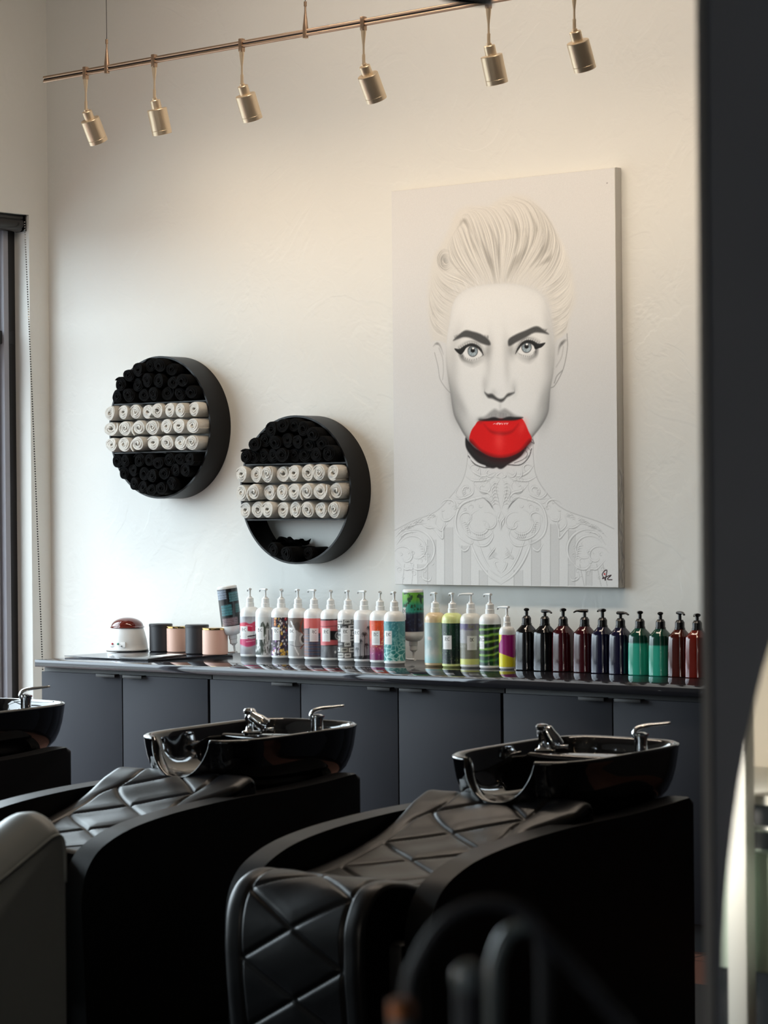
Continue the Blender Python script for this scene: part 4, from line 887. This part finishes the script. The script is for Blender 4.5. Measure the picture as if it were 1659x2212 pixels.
def glossy_bottle(px, py, base, fill, label, k, purple=False):
    p = onp(px, py, 2, CZ); p.z = CZ
    t = thing('square_pump_bottle', label, 'bottle', p, R_(0), 'square glossy pump bottles')
    prof = [(0, .92), (.003, 1), (.012, 1.0), (.05, 1.0), (.10, .985), (.135, .955), (.147, .93), (.158, .74), (.170, .48), (.174, .44)]; w = .0395; b = MB(); rows = []
    n = 48
    for z, s in prof:
        ring = []
        for i in range(n):
            a = 2*math.pi*i/n; e = 3.3 if s > .9 else 2.8; c, q = math.cos(a), math.sin(a); rr = w*s/((abs(c)**e+abs(q)**e)**(1/e)); ring.append(b.bm.verts.new((rr*c, rr*q, z)))
        rows.append(ring)
    for p_, q_ in zip(rows, rows[1:]):
        for i in range(n): b.bm.faces.new((p_[i], p_[(i+1) % n], q_[(i+1) % n], q_[i]))
    b.bm.faces.new(rows[0][::-1]); b.bm.faces.new(rows[-1])
    m = mat('glossy_'+label.split()[0]+'_plastic', base, .10, coat=.3, coat_rough=.03, spec=.45)
    if fill:     # the liquid inside shows as a lighter tone up to its level
        tr = m.node_tree; bs = tr.nodes['Principled BSDF']; tc = tr.nodes.new('ShaderNodeTexCoord'); s = tr.nodes.new('ShaderNodeSeparateXYZ'); r = tr.nodes.new('ShaderNodeMapRange'); mx = tr.nodes.new('ShaderNodeMix'); mx.data_type = 'RGBA'
        r.inputs['From Min'].default_value = fill[0]-.003; r.inputs['From Max'].default_value = fill[0]+.003; mx.inputs[6].default_value = fill[1]; mx.inputs[7].default_value = base
        tr.links.new(tc.outputs['Object'], s.inputs[0]); tr.links.new(s.outputs[2], r.inputs[0]); tr.links.new(r.outputs[0], mx.inputs[0]); tr.links.new(mx.outputs[2], bs.inputs['Base Color'])
    b.build('bottle_body', m, t, 32)
    pump(t, .174, M['blk_pl'], [2.2, -.3, 2.4, 3.6, 2.6, -.2, 2.3, 2.1, -.6, 2.4][k], head='fat', up=[.004, 0, .006, .004, .008, 0, .004, .002, .006, 0][k])
blackp, redp, navyp, tealp, amb = (.002, .002, .003, 1), srgb(52, 5, 13), srgb(14, 13, 40), srgb(10, 60, 48), srgb(64, 17, 8)
G = [(1138.5, 1447, blackp, None, 'black glossy square pump bottle next to the magenta bottle'), (1178, 1449, blackp, None, 'black glossy square pump bottle next to the first dark red one'),
     (1217.6, 1450, redp, None, 'crimson glossy square pump bottle, left one of two'), (1263.9, 1452, redp, None, 'crimson glossy square pump bottle, right one beside the navy pair'),
     (1302.5, 1454, navyp, None, 'navy glossy square pump bottle, left one of two'), (1341.4, 1456, navyp, None, 'navy glossy square pump bottle, right one beside the teal pair'),
     (1383.5, 1458, tealp, (.118, srgb(42, 158, 134)), 'teal glossy square pump bottle, left one of two'), (1427.8, 1460, tealp, (.112, srgb(42, 158, 134)), 'teal glossy square pump bottle, right one beside the amber pair'),
     (1469.5, 1462, amb, None, 'amber glossy square pump bottle, left one of two'), (1507, 1464, srgb(96, 20, 9), None, 'amber glossy square pump bottle, half hidden by the grey partition')]
for k, (x, y, b_, f_, l_) in enumerate(G): glossy_bottle(x, y, b_, f_, l_, k)

# ------------------------------------------------------------------ canisters, trays and wax warmer
def canister(px, py, r, h, m, lidm, label):
    p = onp(px, py, 2, CZ+.004); p.z = CZ+.0045
    t = thing('canister', label, 'canister', p, 0, 'lidded canisters')
    MB().lathe([(.001, 0), (r-.003, 0), (r, .003), (r, h), (.001, h)], 48).build('jar', m, t)
    l = .0085 if lidm is M['gold'] else .012
    MB().lathe([(.001, h), (r+.0012, h), (r+.0015, h+.001), (r+.0015, h+l-.002), (r-.001, h+l), (.001, h+l)], 48).build('lid', lidm, t)
T0 = CZ+.0005
def tray():
    q = [onp(x, y, 2, CZ) for x, y in Z4([(262, 525), (860, 557), (1470, 513)])]; a, b, c = q; d = a+(c-b)
    poly = [(p.x, p.y) for p in (a, b, c, d)]
    cx, cy = (a.x+c.x)/2, (a.y+c.y)/2
    t = MB().prism([(x-cx, y-cy) for x, y in poly], 2, 0, .0035, .001, 1).build('tray', M['top']); t.location = (cx, cy, CZ+.0003)
    tag(t, 'thin glossy black tray lying at the window end of the counter', 'tray')
Z4 = lambda L: [(60+x/3.318, 1260+y/3.318) for x, y in L]
tray()
C4 = [(955, 492, .050, .108, M['soft_blk'], M['soft_blk'], 'matte black lidded canister right behind the wax warmer'), (1078, 496, .049, .103, M['rose'], M['gold'], 'blush pink canister with gold lid between the two black ones'),
      (1214, 509, .050, .112, M['soft_blk'], M['soft_blk'], 'matte black lidded canister between the two blush ones'), (1344, 516, .0545, .106, M['rose'], M['gold'], 'blush pink canister with gold lid next to the leaning bottle')]
for x, y, r, h, m, l, lb_ in C4:
    (px, py), = Z4([(x, y)]); canister(px, py-1.5, r, h, m, l, lb_)
def warmer():
    (px, py), = Z4([(715, 494)]); p = onp(px, py-3, 2, CZ+.004); p.z = CZ+.0045; f = math.atan2(CP.y-p.y, CP.x-p.x)-R_(28)
    t = thing('wax_warmer', 'small white wax warmer with a dark amber domed lid', 'wax warmer', p, f)
    MB().lathe([(.001, .0), (.088, .0), (.092, .004), (.0925, .008), (.090, .012), (.0885, .03), (.084, .055), (.078, .078), (.073, .094), (.071, .100), (.068, .102), (.001, .102)], 56).build('housing', M['white_pl'], t)
    MB().lathe([(.001, .0005), (.0925, -.001), (.0935, .002), (.001, .002)], 48).build('foot_ring', M['blk_pl'], t)
    MB().lathe([(.001, .101), (.074, .101), (.0765, .104), (.074, .107)]+[(.071*math.cos(a), .107+.040*math.sin(a)) for a in np.linspace(.06, 1.52, 12)], 48).build('lid', M['amber_lid'], t)
    pm = MB().box(-.002, -.045, .018, .003, .035, .043, .004); 
    c = pm.build('control_panel', mat('panel_white', srgb(236, 238, 238), .4), t); c.location = (.0875, 0, 0); c.rotation_euler = (0, R_(-6), 0)
    my = Euler((0, R_(90), 0)).to_matrix()
    for y, m, n in ((-.028, M['red'], 'red button'), (.0, M['green'], 'green button')):
        k = MB().lathe([(.001, 0), (.0045, 0), (.0045, .003), (.002, .005), (.001, .005)], 16, (.003, y, .034), my).build('button', m, c); k['label'] = n
    MB().box(.0025, -.036, .0225, .0035, -.020, .0245).box(.0025, -.010, .0225, .0035, .012, .0245).build('caption', M['gloss_grey'], c, 0)
    MB().lathe([(.001, 0), (.003, 0), (.003, .003), (.001, .003)], 10, (.003, .018, .024), my).build('dial', M['blk_pl'], c)
warmer()
def tablet():
    q = [onp(x, y, 2, CZ+.01) for x, y in Z4([(655, 531), (860, 540), (1140, 506), (950, 492)])]; cx = sum(p.x for p in q)/4; cy = sum(p.y for p in q)/4
    a, b, c = q[0], q[1], q[2]; d = a+(c-b); po = [(p.x-cx, p.y-cy) for p in (a, b, c, d)]
    t = thing('shallow_dish', 'shallow black dish with a white sheet on the tray before the canisters', 'dish', (cx, cy, CZ+.0042))
    MB().prism(po, 2, 0, .006, .002, 2).build('base', M['blk_pl'], t)
    s = MB().prism([(x*.42+.05, y*.5+.03) for x, y in po], 2, .0062, .0075).build('paper_sheet', M['paper'], t)
tablet()
# ------------------------------------------------------------------ backwash chairs
def arm_profile():
    top = [(-.02, .708), (-.08, .704), (-.16, .696), (-.32, .686), (-.55, .680), (-.70, .672), (-.85, .659), (-.98, .640), (-1.07, .616), (-1.145, .580), (-1.188, .530), (-1.206, .47), (-1.208, .40), (-1.200, .24), (-1.190, .03)]
    return [(0, .03), (0, .695)]+spl(top, 4)
def cushion(parent, Wd):
    prof = [(-.452, .672), (-.456, .700), (-.464, .722), (-.486, .731), (-.54, .709), (-.59, .682), (-.67, .643), (-.79, .603), (-.91, .576), (-1.02, .562), (-1.09, .566), (-1.15, .582), (-1.21, .588), (-1.265, .572), (-1.30, .538), (-1.322, .485), (-1.328, .42), (-1.325, .34), (-1.315, .24), (-1.30, .12)]
    S = np.array(Raster.spline(prof, 16)); d = np.r_[0, np.cumsum(np.linalg.norm(np.diff(S, axis=0), axis=1))]; NV, NU = 260, 100
    q = np.linspace(0, d[-1], NV); Y = np.interp(q, d, S[:, 0]); Z = np.interp(q, d, S[:, 1]); T = np.stack([np.gradient(Y), np.gradient(Z)], 1); T /= np.linalg.norm(T, axis=1)[:, None]; N = np.stack([T[:, 1], -T[:, 0]], 1)
    if N[20, 1] < 0: N = -N
    v = q[:, None]; sh = 1-np.clip((v-.13)/.12, 0, 1); sh = sh*sh*(3-2*sh); ww = Wd+(.576-Wd)*sh; x = np.linspace(-.5, .5, NU)[None]*ww
    # quilting: long diamonds between two piped borders
    bw = .157+.016*(1-sh); a = x/bw; pitch = .185
    s1 = np.abs(((a*.5+v/pitch) % 1)-.5)*pitch*.75; s2 = np.abs(((-a*.5+v/pitch) % 1)-.5)*pitch*.75; ins = np.abs(x) < bw
    g = lambda dd, w=.0040: np.exp(-(dd/w)**2)
    gro = np.where(ins, np.maximum(g(s1), g(s2)), 0); gro = np.maximum(gro, g(np.abs(np.abs(x)-bw)))
    puff = np.where(ins, np.minimum(np.minimum(s1, s2), .03)/.03, np.clip((np.abs(np.abs(x)-bw))/.03, 0, 1))**.6
    rs = np.random.RandomState(3); wr = sum(np.sin(x*rs.uniform(8, 40)+v*rs.uniform(8, 60)+rs.uniform(0, 6)) for _ in range(7))*.00035
    off = -.0065*gro+.0035*puff+wr
    edge = np.clip((ww/2-np.abs(x))/.03, 0, 1); off = off-.016*(1-np.sqrt(1-(1-edge)**2+1e-9))
    sag = -.010*np.exp(-((v-.62)/.12)**2)*(1-(x/(ww/2))**2)
    P = np.zeros((NV, NU, 3)); P[..., 0] = x-.008+.045*sh; P[..., 1] = Y[:, None]+N[:, 0:1]*(off+sag); P[..., 2] = Z[:, None]+N[:, 1:2]*(off+sag)
    o = grid_mesh('seat_cushion', P, None, M['leather'], parent)
    sk = []
    for side in (0, -1):
        e = P[:, side]; i = e.copy(); i[:, 1] -= N[:, 0]*.10; i[:, 2] = np.maximum(i[:, 2]-N[:, 1]*.10, .08); sk.append((e, i))
    return o, sk
def basin_mesh(parent):
    A, Bh, H = .238, .325, .168; n = 360; b = bmesh.new(); rows = []
    prof = [(0, 0, 0, 1), (.62, 0, 1, 1), (.74, .006, 1, 1), (.82, .020, 1, 1), (.895, .045, 1, 1), (.940, .075, 1, 1), (.970, .11, 1, 1), (.988, .145, 1, 1), (.995, .162, 1, 1), (1.0, .167, 1, 1), (.995, .172, 1, 1), (.975, .1745, 1, 1), (.950, .173, 1, 1), (.932, .166, 1, 1), (.915, .150, 1, 1), (.89, .11, 1, 1), (.84, .070, 1, 1), (.74, .042, .7, 1), (.55, .030, .2, 1), (.25, .024, 0, 1), (0, .022, 0, 1)]
    for k, (s, z, fl, _) in enumerate(prof):
        ring = []
        if s == 0: rows.append([b.verts.new((0, 0, z))]); continue
        for i in range(n):
            a = 2*math.pi*i/n+math.pi/n; e = 4.2; c, q = math.cos(a), math.sin(a); rr = 1/((abs(c)**e+abs(q)**e)**(1/e)); x, y = A*s*rr*c, Bh*s*rr*q
            nf = 0
            if y < 0:
                xx = abs(A*rr*c)/.122; yy = -Bh*rr*q/Bh
                if xx < 1: nf = (1-xx**2.4)**.62*min(1, max(0, (yy-.8)/.15))
            zt = z*(1-.66*nf*fl) if z > .03 else z
            if nf > 0 and k >= 7: y *= 1+.05*nf*(1 if k < 14 else 0)
            # ledge behind the bowl and a slight rise to the back
            zt += .008*(y/Bh)*(z/H)
            ring.append(b.verts.new((x, y, zt)))
        rows.append(ring)
    for p, q in zip(rows, rows[1:]):
        if len(p) == 1:
            for i in range(n): b.faces.new((p[0], q[(i+1) % n], q[i]))
        elif len(q) == 1:
            for i in range(n): b.faces.new((p[i], p[(i+1) % n], q[0]))
        else:
            for i in range(n): b.faces.new((p[i], p[(i+1) % n], q[(i+1) % n], q[i]))
    bmesh.ops.recalc_face_normals(b, faces=b.faces)
    me = bpy.data.meshes.new('wash_basin'); b.to_mesh(me); b.free()
    link('bowl', me, parent, M['ceramic'], 180)
    MB().box(-.195, .055, .118, .195, .275, .148, .014, 4).build('tap_ledge', M['ceramic'], parent)
W_ = .70
def make_chair():
    t = thing('backwash_chair', 'x', 'wash chair', (0, 0, 0))
    for sx in (-1, 1):
        a, b = (sx*W_/2, sx*(W_/2-.08)); MB().prism(arm_profile(), 0, min(a, b), max(a, b), .020, 5).build('armrest_panel', M['leather_arm'], t, 45)
    MB().box(-W_/2+.074, -.05, .03, W_/2-.074, 0, .69, .006).build('back_panel', M['leather_arm'], t)
    MB().box(-W_/2+.074, -.42, .60, W_/2-.074, -.04, .658, .006).build('deck', M['leather_arm'], t)
    o, sk = cushion(t, W_-.225)
    for e, i in sk:
        b = MB(); bv = b.bm.verts
        E_ = [bv.new(tuple(p)) for p in e]; I_ = [bv.new(tuple(p)) for p in i]
        for k in range(len(E_)-1): b.bm.faces.new((E_[k], E_[k+1], I_[k+1], I_[k]))
        b.build('cushion_side', M['leather_arm'], t, 180)
    MB().box(-W_/2+.08, -1.22, .06, W_/2-.08, -.40, .44, .02).build('seat_base', M['leather_arm'], t)
    for x in (-.24, .24):
        for y in (-.12, -1.08): MB().lathe([(.001, 0), (.025, 0), (.025, .035), (.001, .035)], 16, (x, y, 0)).build('foot', M['blk_pl'], t)
    return t
def lever_mixer(loc, label, ang):
    t = thing('lever_tap', label, 'tap', loc, ang, 'lever mixers')
    MB().lathe([(.001, 0), (.021, 0), (.022, .003), (.019, .006), (.0185, .040), (.020, .046), (.0195, .058), (.012, .062), (.001, .063)], 26).build('tap_body', M['chrome'], t)
    pts = spl([(-.020, 0, .046), (-.019, 0, .062), (-.008, 0, .074), (.018, 0, .081), (.05, 0, .084), (.085, 0, .088)], 5)
    n = len(pts); MB().tube(pts, [.010+.006*math.sin(min(1, i/n*2)*math.pi/2)*(1-i/n)-.003*(i/n) for i in range(n)], 12, flat=.55).build('tap_lever', M['chrome'], t, 180)
    b = MB().lathe([(.001, 0), (.003, 0), (.003, .002), (.001, .002)], 10, (.020, 0, .055), Euler((0, R_(90), 0)).to_matrix()).build('temperature_dot', M['red'], t); b['label'] = 'small red dot'
def sprayer(loc, label, ang, roll):
    t = thing('spray_tap', label, 'spray head', loc, ang, 'spray taps')
    MB().box(-.030, -.022, 0, .030, .022, .010, .005, 3).build('base_plate', M['chrome'], t)
    MB().lathe([(.001, .008), (.016, .008), (.013, .014), (.0125, .040), (.016, .046), (.016, .062), (.019, .066), (.020, .074), (.015, .080), (.001, .082)], 24, (-.008, 0, 0)).build('riser', M['chrome'], t)
    mt = Euler((0, R_(roll), 0)).to_matrix()
    MB().lathe([(.001, -.030), (.013, -.030), (.017, -.026), (.0185, -.010), (.0225, .006), (.0235, .030), (.022, .034), (.019, .034), (.018, .031), (.001, .031)], 30, (.018, -.006, .044), mt).build('spray_head', M['chrome'], t)
    MB().tube([(-.008, 0, .070), (.006, -.004, .068), (.012, -.006, .056)], .009, 12).build('swivel', M['chrome'], t, 180)
    MB().tube([(.03, .012, .012), (.055, .015, .014), (.066, .016, .012)], [.004, .004, .006], 8).build('hose_clip', M['chrome'], t, 180)
chair0 = make_chair()
XO = 4.88
spots = [(XO-W_/2, -2.09, 'black quilted backwash chair nearest the camera, right of the others', 'right'), (3.66-W_/2, -2.12, 'black quilted backwash chair in the middle, between the other two', 'middle'), (2.225-W_/2, -2.00, 'black backwash chair at the left edge beside the window', 'left')]
bas0 = None
for k, (x, y, lb_, nm) in enumerate(spots):
    c = chair0 if k == 0 else copy_tree(chair0); c.location = (x, y, 0); c['label'] = lb_; c['group'] = 'backwash chairs'
    if k == 0: bas0 = thing('wash_basin', 'x', 'basin'); basin_mesh(bas0); MB().lathe([(.001, .022), (.03, .022), (.032, .026), (.022, .027), (.001, .024)], 24).build('drain', M['chrome'], bas0); MB().lathe([(.001, -.011), (.10, -.011), (.10, .004), (.001, .004)], 32).build('pedestal', M['blk_pl'], bas0); bs = bas0
    else: bs = copy_tree(bas0)
    bx, by = x+(.04 if k < 2 else .0), y-(.195 if k == 0 else .175)
    bs.location = (bx, by, .670); bs['label'] = 'glossy black shampoo basin with a neck notch on the %s backwash chair' % nm; bs['group'] = 'shampoo basins'
    lever_mixer((bx+.18, by+.11, .828), 'chrome lever tap at the rear corner of the %s basin' % nm, YAW)
    if k < 2: sprayer((bx+[-.155, -.08][k], by+[.105, .09][k], .8185), 'chrome spray tap standing in the rear of the %s basin' % nm, YAW-.1, [150, 125][k])
    else: tag(MB().lathe([(.001, 0), (.018, 0), (.020, .004), (.016, .009), (.001, .010)], 20, (bx-.02, by+.0, .7)).build('drain_plug', M['blk_pl']), 'small black rubber plug lying in the white-lit left basin', 'plug')
# ------------------------------------------------------------------ anti-fatigue mat
q = onp(1500, 2132, 2, 0)
tag(MB().box(.6, -7.6, .0005, 8.6, q.y, .012, .004).build('floor_mat', M['rubber']), 'large black rubber mat under the backwash chairs', 'mat')
# ------------------------------------------------------------------ grey armchair in the left foreground
def grey_chair():
    D = 6.6
    def at(px, py): d = FW+RT*((px-829.5)/FPX)-UP*((py-1106)/FPX); return CP+d*(D/d.dot(FW))
    p = at(140, 1800); z1 = p.z
    t = thing('armchair', 'grey leather armchair with rounded arms, cut off at the lower left edge', 'armchair', (p.x, p.y, 0))
    prof = [(0, .05), (0, z1-.02), (-.015, z1+.0), (-.06, z1-.022), (-.14, z1-.055), (-.24, z1-.12), (-.40, z1-.17), (-.72, z1-.20), (-.80, z1-.24), (-.82, z1-.30), (-.80, .05)]
    for sx in (0, -.80):
        n = 15; wd = .215; b = MB(); rows = []; pr = [(0, .05)]+spl([(0, z1-.12), (-.004, z1-.025), (-.03, z1-.003), (-.10, z1-.035), (-.22, z1-.095), (-.40, z1-.17), (-.70, z1-.20), (-.79, z1-.24), (-.82, z1-.34), (-.82, .30)], 4)+[(-.80, .05)]
        zc = .4
        for i in range(n):
            a = i/(n-1); xx = sx-wd*a; dome = .050*math.sin(a*math.pi)**.8; rows.append([b.bm.verts.new((xx, y-(.012*math.sin(a*math.pi) if y < -.3 else -.012*math.sin(a*math.pi) if y > -.02 else 0), z+(dome*min(1, max(0, (z-.35)/.3)) if z > .3 else 0))) for y, z in pr])
        for p_, q_ in zip(rows, rows[1:]):
            for k in range(len(pr)-1): b.bm.faces.new((p_[k], p_[k+1], q_[k+1], q_[k]))
            b.bm.faces.new((p_[-1], p_[0], q_[0], q_[-1]))
        b.bm.faces.new(rows[0]); b.bm.faces.new(rows[-1][::-1])
        b.build('armrest', M['grey_leather'], t, 50)
        MB().tube([(sx+.001, y, z) for y, z in pr[1:-1]], .0042, 8).build('seam_piping', M['grey_leather'], t, 180)
    MB().box(-.80, -.80, .18, -.215, -.12, .46, .05, 4).build('seat', M['grey_leather'], t)
    MB().box(-.80, -.14, .10, -.215, .0, z1-.14, .05, 4).build('backrest', M['grey_leather'], t)
    for x in (-.08, -.93):
        for y in (-.06, -.74): MB().lathe([(.001, 0), (.018, 0), (.022, .06), (.001, .06)], 14, (x, y, 0)).build('leg', M['blk_pl'], t)
grey_chair()
# ------------------------------------------------------------------ partition with oval mirror at right
def partition():
    D = 3.2
    def at(px, py, D=D): d = FW+RT*((px-829.5)/FPX)-UP*((py-1106)/FPX); return CP+d*(D/d.dot(FW))
    e = at(1517, 1100); y = e.y
    MBx = MB().box(e.x+.012, y, 0, e.x+1.5, y+.12, CEIL).build('wall_partition', M['pillar'], smooth=0); struct(MBx)
    struct(MB().box(e.x, y-.004, 0, e.x+.012, y+.124, CEIL).build('trim_3', mat('partition_edge_trim', srgb(104, 106, 108), .5), smooth=0))
    # upright oval mirror, most of it beyond the frame
    le = onp(1547, 2212, 1, y-.03); a, b = .36, .75; cx, cz = le.x+a, le.z
    t = thing('oval_mirror', 'tall oval wall mirror on the grey partition at the right edge', 'mirror', (cx, y, cz-b))
    n = 96
    def el(r0, ya, yb, nm, m):
        bm = MB(); A = [bm.bm.verts.new(((a-r0)*math.cos(2*math.pi*i/n), ya, b+(b-r0)*math.sin(2*math.pi*i/n))) for i in range(n)]; Bq = [bm.bm.verts.new(((a-r0)*math.cos(2*math.pi*i/n), yb, b+(b-r0)*math.sin(2*math.pi*i/n))) for i in range(n)]
        for i in range(n): bm.bm.faces.new((A[i], A[(i+1) % n], Bq[(i+1) % n], Bq[i]))
        bm.bm.faces.new(A); bm.bm.faces.new(Bq[::-1]); return bm.build(nm, m, t, 40)
    el(.003, -.012, -.001, 'mirror_back', M['frame']); el(0, -.018, -.0125, 'mirror_glass', M['mirror'])
    return y, cx, cz
PY, MX, MZ = partition()
# ------------------------------------------------------------------ what the mirror sees: a pale station and a window behind the camera side
def refl(px, py, dist):
    """point at a distance behind the mirror plane's reflection of the camera ray"""
    d = (FW+RT*((px-829.5)/FPX)-UP*((py-1106)/FPX)); t = (PY-.018-CP.y)/d.y; p = CP+d*t; d2 = Vector((d.x, -d.y, d.z)).normalized(); return p+d2*dist
def station():
    D = 2.9
    a = refl(1560, 1840, D); b = refl(1659, 1840, D); z = lambda py: refl(1600, py, D).z
    c = refl(1600, 1700, D); yb = c.y
    x0, x1 = min(a.x, b.x)-1.6, max(a.x, b.x)+1.4
    t = thing('reception_unit', 'pale green laminate station with dark shelves, seen in the oval mirror', 'counter', ((x0+x1)/2, yb, 0)); ox = (x0+x1)/2
    MB().box(x0-ox, -.55, z(2100), x1-ox, 0, z(1840), .004).build('front_panel', M['green_panel'], t)
    MB().box(x0-ox, -.5, z(1840), x1-ox, -.05, z(1735), .002).build('shelf_recess', M['cab_dk'], t)
    MB().box(x0-ox, -.55, z(1735), x1-ox, .01, z(1715), .002).build('worktop', M['white_paint'], t)
    MB().tube([(x0-ox, .012, z(1785)), (x1-ox, .012, z(1785))], .008, 10).build('rail', M['chrome'], t)
    MB().box(x0-ox, -.5, .10, x1-ox, -.05, z(2100), .002).build('plinth', M['cab_dk'], t); MB().box(x0-ox, -.45, 0, x1-ox, -.1, .10).build('base', M['green_panel'], t)
    MB().box(x0-ox, -.60, 0, x1-ox, -.56, 2.3, .002).build('back_board', mat('cream_board', srgb(236, 222, 202), .7), t)
    xa, xb = sorted((refl(1548, 1700, D-.1).x, refl(1597, 1700, D-.1).x)); MB().box(xa-ox, .02, 0, xb-ox, .06, z(1500), .004).build('edge_sheen_strip', M['white_paint'], t)  # added upright strip stands in for the bevelled mirror edge's bright reflection
    bulb('station_fill', ((x0+x1)/2, yb+.35, 1.0), 16, .05, (1, .90, .80))  # added point light, brightens the mirrored station and the lower partition
    return yb
station()
def rear_window():
    root = bpy.data.objects.new('window_2', None); COL.objects.link(root); root['kind'] = 'structure'; root.location = (6.2, REAR_Y, 0)
    MB().box(-2.6, -.0, .25, 2.6, .05, .32).box(-2.6, 0, 2.5, 2.6, .05, 2.6).box(-2.6, 0, .25, -2.5, .05, 2.6).box(2.5, 0, .25, 2.6, .05, 2.6).box(-.03, 0, .3, .03, .05, 2.5).build('window_frame', M['frame'], root, 0)
    MB().box(-2.5, .005, .32, 2.5, .012, 2.5).build('lit_pane', mat('bright_overcast_pane', (1, 1, 1, 1), .3, emit=((.84, .94, 1, 1), 2.2)), root, 0)
rear_window()
# ------------------------------------------------------------------ tool trolley close to the camera (far out of focus)
def trolley():
    D = 2.1
    def at(px, py, D=D): d = FW+RT*((px-829.5)/FPX)-UP*((py-1106)/FPX); return CP+d*(D/d.dot(FW))
    b = at(1030, 2400); zt = b.z
    t = thing('salon_trolley', 'black salon trolley standing just below the frame, holding the styling tools', 'trolley', (b.x, b.y, 0), YAW)
    MB().box(-.24, -.18, zt-.03, .24, .18, zt, .01).build('top_tray', M['blk_pl'], t); MB().box(-.22, -.16, .30, .22, .16, .33, .01).build('lower_tray', M['blk_pl'], t)
    for x in (-.21, .21):
        for y in (-.15, .15): MB().tube([(x, y, .05), (x, y, zt-.02)], .010, 10).build('post', M['blk_pl'], t); MB().lathe([(.001, -.022), (.024, -.022), (.024, .022), (.001, .022)], 18, (x, y, .025), Euler((R_(90), 0, 0)).to_matrix()).build('caster', M['blk_pl'], t)
    def tube_at(name, L, rad, m, label, cat, n=6):
        P = [at(*q) for q in L]; P = [Vector(v) for v in Raster.spline([tuple(v) for v in P], n)]; o = P[0].copy(); o.z = zt
        r = MB().tube([p-o for p in P], rad, 14).build(name, m, None, 180); r.location = o; tag(r, label, cat); return r
    tube_at('power_cord', [(880, 2400), (880, 2160), (905, 2070), (960, 1990), (1040, 1952), (1120, 1965), (1160, 2010), (1175, 2100), (1175, 2400)], .0052, M['soft_blk'], 'thick dark cord arching in a loop over the styling tools, blurred', 'cord')
    tube_at('hose', [(1150, 2000), (1230, 2080), (1290, 2150), (1380, 2260), (1420, 2400)], .006, M['soft_blk'], 'dark blurred hose falling to the lower right from the cord loop', 'hose')
    tube_at('tool_handle', [(1068, 2400), (1066, 2130), (1072, 2070), (1095, 2020), (1140, 1998)], .0062, M['gloss_grey'], 'grey curved hook-shaped tool handle right of the straight rod', 'tool handle')
    for (px, py, r_, lb_) in ((1012, 2105, .0068, 'grey round-tipped curling iron rod, left of the curved handle'),):
        a = at(px, py, 2.0); a.z -= .0; o = a.copy(); o.z = zt; h = a.z-zt
        t2 = thing('curling_iron', lb_, 'curling iron', o); MB().lathe([(.001, 0), (.010, 0), (.0105, h-.012), (.001, h-.012)], 18, cap=True).build('barrel', M['soft_blk'], t2)
        MB().lathe([(.001, h-.012), (.010, h-.012), (.0125, h-.004), (.011, h+.004), (.005, h+.009), (.001, h+.010)], 18).build('tip', M['gloss_grey'], t2)
    a = at(868, 2178, 2.0); o = a.copy(); o.z = zt; h = a.z-zt
    t3 = thing('styling_wand', 'grey styling wand with a copper ring, blurred at the bottom centre', 'styling wand', o)
    MB().lathe([(.001, 0), (.011, 0), (.0095, h-.008), (.001, h-.008)], 20).build('handle', M['gloss_grey'], t3); MB().lathe([(.001, h-.008), (.0098, h-.008), (.0098, h+.004), (.006, h+.007), (.001, h+.008)], 20).build('copper_ring', M['copper'], t3)
    MB().lathe([(.001, h-.055), (.006, h-.042), (.006, h-.030), (.001, h-.030)], 18, (.012, .006, 0)).build('copper_button', M['copper'], t3)
trolley()
# ------------------------------------------------------------------ black pendant whose rim dips into the top edge
def pendant():
    D = 4.2; d = FW+RT*((1010-829.5)/FPX)-UP*((-28-1106)/FPX); p = CP+d*(D/d.dot(FW))
    t = thing('pendant_lamp', 'black lamp shade whose blurred lower rim dips in at the top edge', 'lamp', (p.x, p.y, p.z))
    mt = Euler((0, R_(8), R_(20))).to_matrix()
    MB().lathe([(.040, -.022), (.043, -.022), (.046, .03), (.03, .08), (.012, .10), (.010, .098), (.028, .076), (.042, .03)], 40, (0, 0, 0), mt, cap=False).build('lamp_shade', M['blk_pl'], t)
    MB().tube([(.01, 0, .09), (0, 0, CEIL-p.z)], .003, 8).build('cable', M['blk_pl'], t)
pendant()
